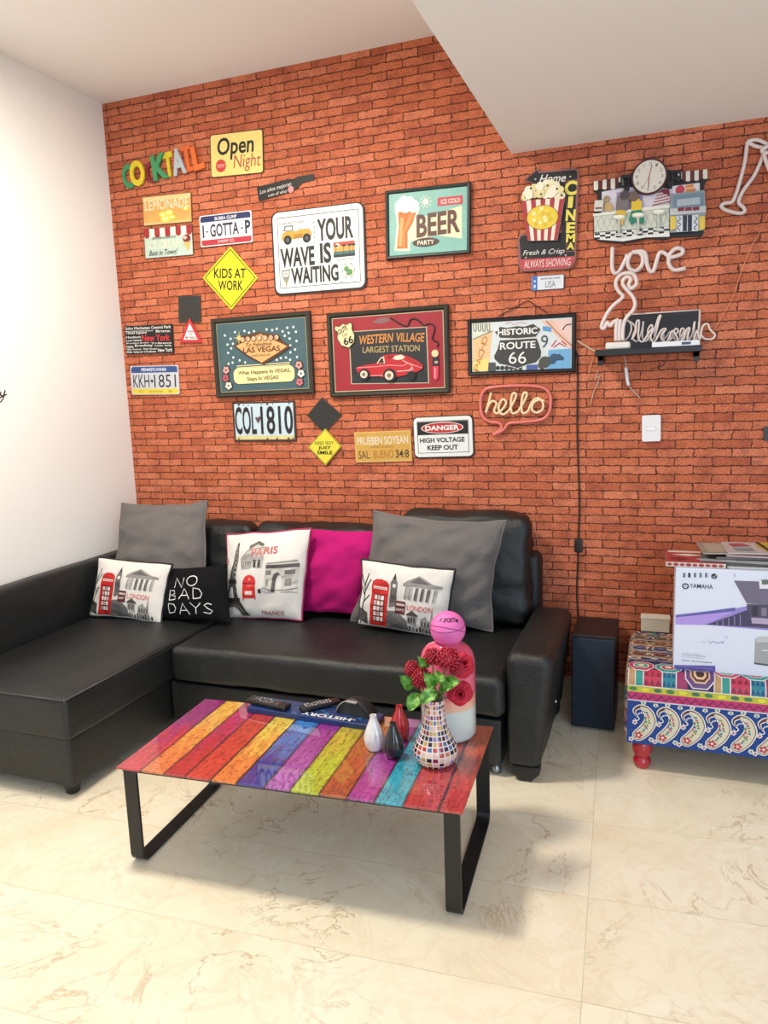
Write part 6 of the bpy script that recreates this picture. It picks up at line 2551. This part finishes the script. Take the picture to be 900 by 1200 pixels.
XW = 128
a = cvb.part('paisley_band', 'blue band with white paisley drops')
a.poly([B(0, 1.2), B(XW, 1.2), B(XW, 18.6), B(0, 18.6)], M('#1d3f86', 0.85, 0.25, 120), 1)
rnd = random.Random(9)
PITCH = 8.6
for i in range(0, 14):
    x = 4.2 + i * PITCH
    spn = [(x, 4.6), (x + 2.6, 7.4), (x + 4.2, 11.0), (x + 3.2, 14.6), (x + 0.6, 16.2), (x - 1.6, 14.6), (x - 1.0, 12.6)]
    if x < 0.5:
        spn = [(max(p[0], 0.6), p[1]) for p in spn]
    blob(a, spn, [2.3, 2.5, 2.3, 1.7, 1.0, 0.7, 0.3], '#dcd8d0', 3)
    if x > 0.5:
        blob(a, spn, [1.9, 2.05, 1.85, 1.25, 0.6, 0.3, 0.1], '#5a2c34', 4)
        blob(a, spn[:5], [1.65, 1.8, 1.55, 0.95, 0.3], '#cfc8b0', 5)
        for k in range(5):
            an = 2 * PI * k / 5
            a.ell(*B(x + 0.1 + 0.95 * math.cos(an), 4.8 + 0.95 * math.sin(an)), 0.55, 0.55, '#b8304a', 7, 0, 8)
        a.ell(*B(x + 0.1, 4.8), 0.45, 0.45, '#e6dcd0', 8, 0, 8)
        for (dx, dy) in ((2.0, 7.2), (3.1, 9.0), (3.7, 11.2), (2.4, 8.6), (3.2, 13.2), (2.7, 10.4), (1.5, 6.4), (2.9, 8.0), (3.9, 10.2), (1.9, 9.4), (2.2, 12.0), (2.9, 14.2), (3.6, 12.4)):
            a.ell(*B(x + dx, dy), 0.42, 0.42, rnd.choice(['#4f8a5c', '#c9506a', '#7a9a4c', '#3f6aa0']), 7, 0, 8)
    # small white flowers and curls on the blue
    for (dx, dy) in ((-1.4, 9.8), (-2.6, 2.8), (4.6, 3.4), (6.0, 17.4), (1.6, 17.9)):
        fx = x + dx
        if 0.9 < fx < XW - 1:
            for k in range(5):
                an = 2 * PI * k / 5 + dx
                a.ell(*B(fx + 0.62 * math.cos(an), dy + 0.62 * math.sin(an) * (0.7 if dy > 16 else 1)), 0.40, 0.40, '#d9d6d4', 3, 0, 7)
            a.ell(*B(fx, dy), 0.42, 0.42, '#b8506a' if dx < 0 else '#5a8a5c', 5, 0, 7)
    for k in range(7):
        an = 0.5 + k * 0.42
        cx_, cy_ = x + 1.2, 12.6
        if x > 0:
            a.ell(*B(cx_ + 1.75 * math.cos(an), cy_ + 1.9 * math.sin(an) - 0.6), 0.33, 0.33, '#d9d6d4', 6, 0, 6)
    if x > 1:
        a.stroke([B(x - 1.6, 11.2), B(x - 0.6, 10.6), B(x + 0.2, 11.4), B(x - 0.4, 12.2)], 0.004, '#d9d6d4', 6, False, 3)
a.done()
a = cvb.part('braid_band', 'pink and yellow zigzag braid')
a.poly([B(0, 18.6), B(XW, 18.6), B(XW, 22.0), B(0, 22.0)], '#b52a6c', 2)
a.poly([B(0, 22.0), B(XW, 22.0), B(XW, 24.6), B(0, 24.6)], '#b8b43a', 2)
a.stroke([B(0, 18.7), B(XW, 18.7)], 0.005, '#c9c2c8', 4)
a.stroke([B(0, 24.6), B(XW, 24.6)], 0.004, '#d9d4c4', 4)
zz = [B(i * 1.5, 19.4 if i % 2 else 21.2) for i in range(int(XW / 1.5))]
a.stroke(zz, 0.005, '#5a1c3c', 4)
for i in range(int(XW / 4.4)):
    a.ell(*B(2 + i * 4.4, 23.3), 1.5, 0.8, ['#3f7a4c', '#d8d03a', '#3f6a5a'][i % 3], 4, 0, 8)
a.done()
a = cvb.part('patchwork_band', 'patchwork of hexagons and squares over the front edge')
S0 = 24.7
a.poly([B(0, S0), B(XW, S0), B(XW, 43.5), B(0, 43.5)], M('#3a2c58', 0.85, 0.2, 100), 1)


def hexa(a_, x, y, rx, ry, cols, L):
    for i, (k, c_) in enumerate(cols):
        pts = [(x - rx * k, y + ry * 0.45 * k), (x - rx * 0.5 * k, y + ry * k), (x + rx * 0.5 * k, y + ry * k), (x + rx * k, y + ry * 0.45 * k), (x + rx * k, y - ry * 0.45 * k), (x + rx * 0.5 * k, y - ry * k), (x - rx * 0.5 * k, y - ry * k), (x - rx * k, y - ry * 0.45 * k)]
        a_.poly([B(min(max(p[0], 0.2), XW), min(max(p[1], S0), 43.4)) for p in pts], c_, L + i)


for j in range(6):
    x0 = j * 30.0
    xs_ = [(0.2, 2.6, '#b08a5a'), (2.7, 5.4, '#2a8a80'), (5.6, 12.0, '#b8304c'), (12.3, 17.0, '#1f7a8a'), (17.2, 21.0, '#8f2a5a')]
    for (p, q_, c_) in xs_:
        if x0 + p < XW - 1:
            a.poly([B(x0 + p, S0), B(min(x0 + q_, XW), S0), B(min(x0 + q_, XW), 31.5), B(x0 + p, 31.5)], c_, 2)
            a.stroke([B(x0 + p, S0), B(x0 + p, 31.5)], 0.004, '#cfc8c8', 4)
            for k in range(3):
                for m2 in range(2):
                    w_ = (q_ - p) / 3
                    if q_ - p > 4:
                        xx = x0 + p + k * w_
                        if xx + w_ < XW:
                            a.poly([B(xx + 0.2, 25.4 + m2 * 3), B(xx + w_ - 0.2, 25.4 + m2 * 3), B(xx + w_ / 2, 27.4 + m2 * 3)], '#7a1c3c' if c_ == '#b8304c' else '#1c3f7a', 4)
    for (hx, c1_, c2_) in ((4.6, '#b03a5c', '#3f9a7a'), (14.4, '#1f8a84', '#a83a4c')):
        if x0 + hx + 5 < XW:
            hexa(a, x0 + hx, 34.5, 4.7, 4.2, [(1.0, '#d6cfcf'), (0.9, c1_), (0.62, '#d6cfcf'), (0.5, c2_), (0.26, '#d9d2c4')], 5)
    for (hx, hy) in ((25.4, 31.0), (24.6, 36.5)):
        if x0 + hx + 6 < XW:
            hexa(a, x0 + hx, hy, 5.2, 5.6 if hy < 33 else 4.2, [(1.0, '#c9c2cf'), (0.92, '#5a3a6c'), (0.66, '#c9a88a'), (0.56, '#5a2c28'), (0.42, '#d0b48c'), (0.28, '#3a1c1c')], 8 if hy < 33 else 15)
a.stroke([B(0, 38.8), B(XW, 38.8)], 0.004, '#cfc8c8', 23)
for i in range(18):
    x = 2 + i * 7.2
    a.ell(*B(x, 41), 2.6, 1.3, ['#c9c0b0', '#2a4a8a', '#b89a80', '#7a3a4a'][i % 4], 23, 0, 10)
    a.ell(*B(x, 41), 1.4, 0.7, ['#7a3a4a', '#c9c0b0', '#3a3a6a', '#d0b090'][i % 4], 25, 0, 9)
a.done()
# the strips of the top, running back
a = cvb.part('top_strips', 'rows of medallions on the bench top')
for row, (s0, c0, cs_) in enumerate(((45.5, '#7a4a4c', ['#c9b49a', '#4a2c3a', '#8a5a4a']), (52.5, '#3a3f6c', ['#cfc4b4', '#2a4a80', '#7a6a9a']), (59.5, '#8a5a44', ['#d0b898', '#6a2c34', '#a8805a']), (66.5, '#5a3a34', ['#c9b49a', '#3f6a5a', '#8a4a3a']))):
    for i in range(16):
        x = 3.5 + i * 8.0
        a.ell(*B(x, s0 + 2.6), 3.4, 2.5, cs_[0], 3, 0, 14)
        a.ell(*B(x, s0 + 2.6), 2.9, 2.1, c0, 5, 0, 14)
        a.ell(*B(x, s0 + 2.6), 1.9, 1.35, cs_[1], 7, 0, 12)
        a.ell(*B(x, s0 + 2.6), 1.1, 0.75, cs_[2], 9, 0, 10)
    a.stroke([B(0, s0 - 0.6), B(XW, s0 - 0.6)], 0.006, cs_[0], 3)
a.done()

# ---- speaker carton on the bench
yb = -0.580
q0, q1 = wallp(790, 665, yb), wallp(791, 783, yb)
CX0, CZ1 = (q0.x + q1.x) / 2, q0.z
CX1 = CX0 + 0.60
CZ0 = OZ1 + 0.0045
ct = empty('speaker_carton', ((CX0 + CX1) / 2, yb + 0.12, CZ0), 'white and violet printed loudspeaker carton standing on the patterned bench', 'box')
cart = MB().rbox((CX0, yb, CZ0), (CX1, yb + 0.235, CZ1), 0.003, 2, 3).build('carton', M('#d3d8e8', 0.45, 0.03), ct, False, ct.location)
CW, CH = CX1 - CX0, CZ1 - CZ0
cvc = Canvas(ct, CW, CH, lambda x, y, off: V((CX0 + x, yb - off, CZ1 + y)) - ct.location)
RB = (770, 620, 6.669)


def cq(zx, zy):
    p = wallp(RB[0] + zx / RB[2], RB[1] + zy / RB[2], yb)
    return (min(max((p.x - CX0) / CW * 100, 0.1), 99.9), min(max((CZ1 - p.z) / CH * 100, 0.1), 99.9))


cvc.to_pct = cq
cvc.host = cart
a = cvc.part('printed_photo', 'violet printed picture of a terrace by the sea')
u, v0 = cq(140, 620)
_, v1 = cq(140, 745)
a.poly([(0.6, cq(140, 668)[1]), cq(620, 618), cq(705, 600), (99, cq(720, 590)[1] - 2), (99, v1 + 1), cq(400, 750), (0.6, v1)], '#8f80c4', 1)
a.poly([(0.6, cq(140, 690)[1]), cq(620, 640), cq(360, 748), (0.6, v1)], '#a98fd8', 2)
a.poly([(0.6, cq(140, 676)[1]), cq(610, 612), cq(612, 640), (0.6, cq(140, 688)[1])], '#5a5aa0', 3)
a.poly([cq(390, 745), cq(600, 672), cq(680, 640), cq(720, 630), cq(745, 765), cq(560, 755)], '#3c3758', 3)
for i in range(5):
    a.stroke([cq(470 + i * 45, 722 - i * 14), cq(470 + i * 45, 752)], 0.003, '#8a80b0', 5)
a.poly([cq(600, 402), (99, cq(830, 395)[1] + 1), (99, cq(720, 590)[1]), cq(700, 580)], '#6a6278', 2)
a.poly([cq(700, 585), (99, cq(720, 575)[1] - 1), (99, cq(720, 765)[1] + 1), cq(740, 765), cq(740, 700), cq(705, 640)], '#4a4258', 3)
a.poly([cq(740, 690), (99, cq(740, 690)[1]), (99, cq(740, 735)[1]), cq(740, 735)], '#a89ab8', 5)
for i in range(6):
    a.rect(*cq(745 + i * 70, 600 + (i % 3) * 14), *cq(785 + i * 70, 680), ['#2c2836', '#7a7088', '#c0b8cc'][i % 3], 5)
a.poly([cq(795, 395), cq(900, 392), cq(900, 465), cq(800, 465)], '#d9dae0', 6)
a.poly([cq(815, 395), cq(900, 392), cq(900, 430), cq(820, 432)], '#5a6a60', 8)
a.done()
a = cvc.part('maker_mark', 'round emblem beside the maker name')
u, v = cq(222, 446)
for k, c_, L in ((1.0, '#17181f', 2), (0.62, '#d3d8e8', 4)):
    a.ell(u, v, 1.95 * k, None, c_, L)
for k in range(3):
    an = 2 * PI * k / 3 - PI / 2
    a.stroke([(u, v), (u + 1.5 * math.cos(an), v + 1.5 * math.sin(an) * CW / CH)], 0.0012, '#17181f', 5)
a.done()
a = cvc.part('lettering', 'black maker name YAMAHA')
a.text('YAMAHA', *cq(254, 425), *cq(436, 468), '#17181f', 2, 0.008)
a.done()
a = cvc.part('lettering', 'small dark model print')
a.text('NS-AW284', *cq(194, 1022), *cq(428, 1048), '#24263a', 2, 0.03)
a.text('OUTDOOR SPEAKER', *cq(194, 970), *cq(345, 978), '#5a5c70', 2)
a.text('ENCEINTE EXTERIEURE', *cq(194, 984), *cq(375, 992), '#5a5c70', 2)
a.text('ALTAVOZ EXTERIOR', *cq(194, 999), *cq(355, 1007), '#5a5c70', 2)
a.done()
a = cvc.part('carton_label', 'violet strip at the lower left')
a.poly([cq(140, 1062), cq(455, 1068), cq(455, 1120), (cq(455, 1120)[0], 99.5), (0.6, 99.5), (0.6, cq(140, 1062)[1])], '#5a4fa0', 2)
a.text('AUSTRALIAN & NEW ZEALAND', *cq(175, 1072), *cq(432, 1090), '#b8b4d8', 4)
a.done()
a = cvc.part('handling_marks', 'row of small handling symbols')
for i, zx in enumerate((212, 252, 296, 340, 384)):
    u, v = cq(zx, 360)
    a.rrect(u - 0.7, v - 2.2, u + 0.7, v + 2.2, 0.001, '#6a6e80' if i != 1 else '#2a2c34', 2)
u, v = cq(446, 368)
a.ell(u, v, 1.7, None, '#23252c', 2)
a.stroke([(u - 0.9, v), (u - 0.1, v + 1.6), (u + 1.1, v - 1.6)], 0.002, '#d3d8e8', 4)
a.stroke([cq(606, 345), cq(606, 375)], 0.002, '#7a7e90', 2)
a.done()
a = cvc.part('pen_marks', 'faint blue handwriting')
a.stroke([cq(345, 880), cq(380, 884)], 0.0015, '#8a9ac8', 2)
a.stroke([cq(400, 876), cq(420, 890), cq(440, 876), cq(470, 892), cq(500, 880), cq(510, 895), cq(520, 872)], 0.002, '#6a7cb8', 2, False, 3)
a.stroke([cq(520, 842), cq(545, 836), cq(545, 862)], 0.0015, '#8a9ac8', 2, False, 3)
a.done()
a = cvc.part('printed_speaker', 'grey printed loudspeaker')
p, q_ = cq(768, 836), cq(1010, 1075)
a.poly([(p[0], p[1] + 2), (p[0] + 3, p[1]), (q_[0], p[1] - 2), (q_[0], q_[1] + 2), (p[0], q_[1])], '#9a9c9e', 2)
a.poly([(p[0], p[1] + 2), (p[0] + 3, p[1]), (q_[0], p[1] - 2), (q_[0], p[1] + 3), (p[0] + 1, p[1] + 6)], '#b8babc', 3)
a.rect(p[0] + 4, (p[1] + q_[1]) / 2 - 1, p[0] + 8, (p[1] + q_[1]) / 2, '#d8d8dc', 4)
a.poly([(p[0], q_[1] - 1.6), (q_[0], q_[1]), (q_[0], q_[1] + 2), (p[0], q_[1])], '#4a4c50', 3)
a.done()

# ---- papers on the carton
ztop = CZ1 + 0.0008


def flat_sheet(name, label, cat, x0, x1, y0, y1, z0, z1, rot, body, top, group=None, edge=None):
    cx_, cy_ = (x0 + x1) / 2, (y0 + y1) / 2
    r = empty(name, (cx_, cy_, z0), label, cat, group, (0, 0, math.radians(rot)))
    w, d = x1 - x0, y1 - y0
    MB().rbox((-w / 2, -d / 2, 0), (w / 2, d / 2, z1 - z0), 0.0012, 1, 2).build('pages' if cat == 'magazine' else 'body', M(body, 0.5, 0.08), r)
    c_ = Canvas(r, w, d, lambda x, y, off: V((x - w / 2, d / 2 + y, z1 - z0 + off)))
    a_ = c_.part('cover' if cat == 'magazine' else 'print')
    for (p, col) in top:
        a_.poly(p, col, 1 + a_.k)
    a_.done()
    return r


full = [(0, 0), (100, 0), (100, 100), (0, 100)]
pt = flat_sheet('gift_bag', 'flat red and white ornamented paper bag on the left end of the carton', 'bag', CX0 - 0.035, CX0 + 0.17, yb + 0.01, yb + 0.225, ztop, ztop + 0.018, 0, '#c9bcb4',
                [(full, '#a33a3c'), ([(4, 5), (96, 5), (96, 20), (4, 20)], '#d8ccc0'), ([(10, 40), (40, 30), (70, 40), (40, 52)], '#d8ccc0'), ([(50, 70), (80, 60), (96, 75), (70, 88)], '#d8ccc0'), ([(6, 70), (26, 62), (40, 74), (20, 88)], '#7a2428')])
mb = MB()
for i in range(9):
    x = -0.09 + i * 0.022
    mb.sphere((x, -0.1085, 0.0095), 0.0085 if i % 2 else 0.0075, 10, 6, (1.1, 0.12, 0.7))
mb.build('ornament', M('#9c3034', 0.6), pt, True)
CV = [([([(0, 0), (100, 0), (100, 100), (0, 100)], '#c9c6c2'), ([(5, 10), (60, 10), (60, 60), (5, 60)], '#8a8f98')], '#bdbab6', 0.240, 0.43, 0.008, 0, 'white covered magazine at the bottom of the stack on the carton'),
      ([(full, '#3a3a3e'), ([(10, 10), (50, 10), (50, 80), (10, 80)], '#7a7a80')], '#4a4a4c', 0.225, 0.45, 0.010, 3, 'dark grey magazine, second from the bottom of the stack'),
      ([(full, '#6a6a68'), ([(10, 20), (80, 20), (80, 50), (10, 50)], '#a8a49c')], '#8a8884', 0.155, 0.45, 0.011, -4, 'worn grey magazine sticking out to the left in the middle of the stack'),
      ([(full, '#2c2c30'), ([(20, 10), (90, 10), (90, 60), (20, 60)], '#8a5a6a')], '#5a585a', 0.200, 0.45, 0.009, 2, 'thin dark magazine above the worn grey one'),
      ([(full, '#b88a94'), ([(10, 10), (60, 10), (60, 60), (10, 60)], '#d9c0c4')], '#c4a4a8', 0.240, 0.45, 0.007, -2, 'thin pink edged magazine near the top of the stack'),
      ([(full, '#8a8478'), ([(6, 8), (60, 8), (60, 92), (6, 92)], '#a49a8c')], '#9a948a', 0.150, 0.44, 0.006, 5, 'grey magazine with pointed corner to the left, second from the top')]
z = ztop
for i, (tops, bod, xa, xb, th, rot, lab) in enumerate(CV):
    flat_sheet('magazine', lab, 'magazine', xa, xb, yb + 0.02 + 0.006 * (i % 2), yb + 0.20 + 0.006 * (i % 3), z, z + th, rot, bod, tops, 'magazines stacked on the carton')
    z += th + 0.0012
tp = flat_sheet('magazine', 'magazine with a pale printed page and yellow corner on top of the stack', 'magazine', 0.235, 0.47, yb + 0.01, yb + 0.205, z, z + 0.005, 3, '#b8b0a8',
                [(full, '#b0a8ac'), ([(4, 6), (46, 6), (46, 94), (4, 94)], '#bcaeb0'), ([(52, 0), (100, 0), (100, 100), (60, 100), (48, 40)], '#b8a23a'), ([(50, 0), (56, 0), (66, 100), (60, 100)], '#2a2620'),
                 ([(8, 20), (30, 14), (40, 40), (12, 50)], '#a0505c'), ([(10, 60), (38, 56), (40, 84), (14, 86)], '#7a8a98')], 'magazines stacked on the carton')

# small pale box at the back of the bench
p = wallp(751, 741, -0.14)
q_ = wallp(785, 725, -0.14)
wb = empty('small_box', ((p.x + q_.x) / 2, -0.115, OZ1 + 0.004), 'small pale cream box at the back left corner of the bench', 'box')
MB().rbox((p.x, -0.14, OZ1 + 0.004), (q_.x, -0.09, max(q_.z, OZ1 + 0.035)), 0.003, 2, 2).build('body', M('#cfc8b4', 0.5), wb, False, wb.location)
MB().rbox((p.x - 0.002, -0.142, max(q_.z, OZ1 + 0.035) - 0.010), (q_.x + 0.002, -0.088, max(q_.z, OZ1 + 0.035) + 0.002), 0.002, 2, 2).build('lid', M('#d9d4c4', 0.5), wb, False, wb.location)
